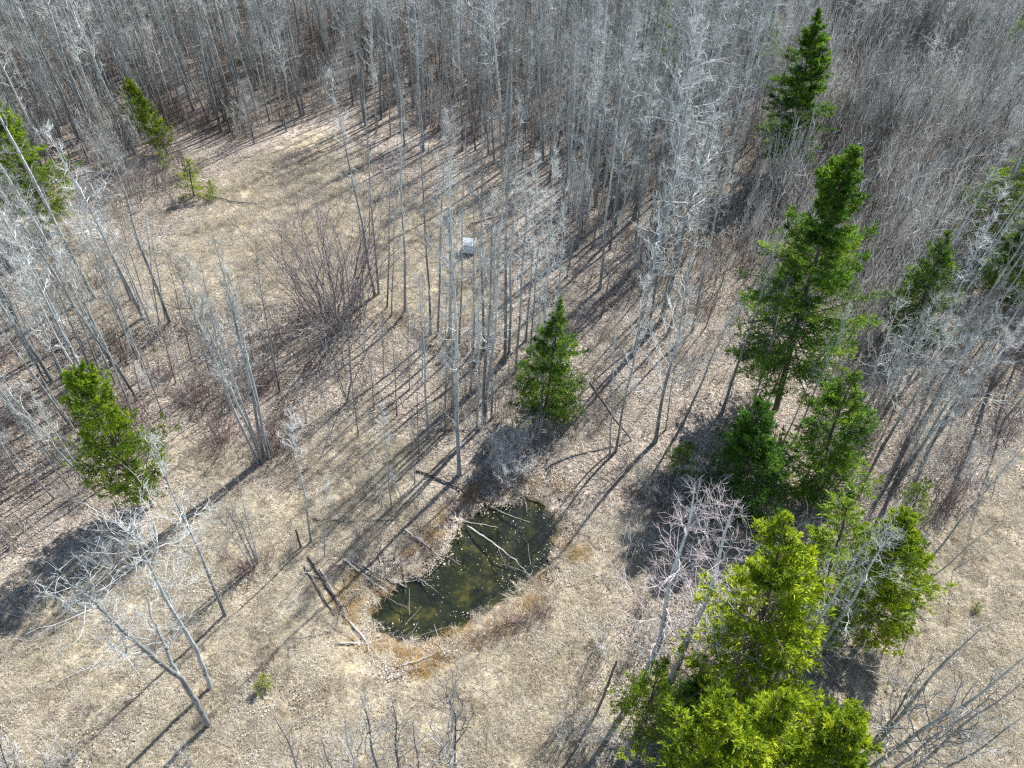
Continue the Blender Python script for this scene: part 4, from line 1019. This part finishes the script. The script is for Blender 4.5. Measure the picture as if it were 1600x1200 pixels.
P = scatter_in(NEARP, .8, 620); r = np.random.default_rng(621); g = grassy(P); sp = sdist(P, POND)
k = (r.uniform(size=len(P)) < 1.0 - .8 * g) & (sp > .2); Pl = P[k]
scatter('fallen_leaves', LF, np.column_stack([Pl, height(Pl[:, 0], Pl[:, 1])]), r.uniform(0, 6.28, len(Pl)), r.uniform(.8, 1.2, len(Pl)), r.integers(0, 4, len(Pl)), 'brown and pinkish fallen leaves under the trees', 'leaves')
P = scatter_in(NEARP, .16, 630); r = np.random.default_rng(631)
scatter('twig_litter', SK, np.column_stack([P, height(P[:, 0], P[:, 1])]), r.uniform(0, 6.28, len(P)), r.uniform(.7, 1.3, len(P)), r.integers(0, 4, len(P)), 'small grey sticks strewn over the ground', 'twigs')

def floating():
    rng = np.random.default_rng(9); n = 4600; lo, hi = POND.min(0), POND.max(0)
    P = rng.uniform(lo, hi, (n, 2)); sd = sdist(P, POND); d = .45 + .9 * vnoise(P[:, 0] / .8, P[:, 1] / .8, 90)
    east = ss(-5, 4, P[:, 0] * .9 - (P[:, 1] - 22) * .35)
    k = (sd < -.05) & (rng.uniform(size=n) < np.clip(np.clip(d, 0, 2) ** 2 * (.22 + .75 * east) + ss(-.8, -.1, sd) * east * .8, .015, 1)); P = P[k]; n = len(P)
    a = Acc(); az = rng.uniform(0, 6.28, n); l = rng.gamma(2.5, .013, n) + .012
    d = np.column_stack([np.cos(az), np.sin(az)]) * l[:, None]; s = np.column_stack([-np.sin(az), np.cos(az)]) * (l * .8)[:, None]
    z = np.full((n, 1), WATER + .006); zz = z + rng.uniform(0, .02, (n, 1))
    V = np.stack([np.hstack([P - d * .5, z]), np.hstack([P + s * .5, zz]), np.hstack([P + d * .5, z]), np.hstack([P - s * .5, zz])], 1)
    i = np.arange(n)[:, None] * 4
    a.add(V, t=np.concatenate([i + np.array([[0, 1, 2]]), i + np.array([[0, 2, 3]])]), tone=np.repeat(np.clip(rng.normal(.65, .25, n), 0, 1), 4))
    tag(link('floating_leaves', a.mesh('floating_leaves', MAT['floatleaf'], smooth=False, tone=True)), 'pale fallen leaves floating on the dark pond', 'leaves', None, 'stuff')
floating()
print('heroes', NH, 'single aspens', len(single), 'wood', len(rest), 'brush', len(pts), 'grass', len(Pg), 'leaf', len(Pl))
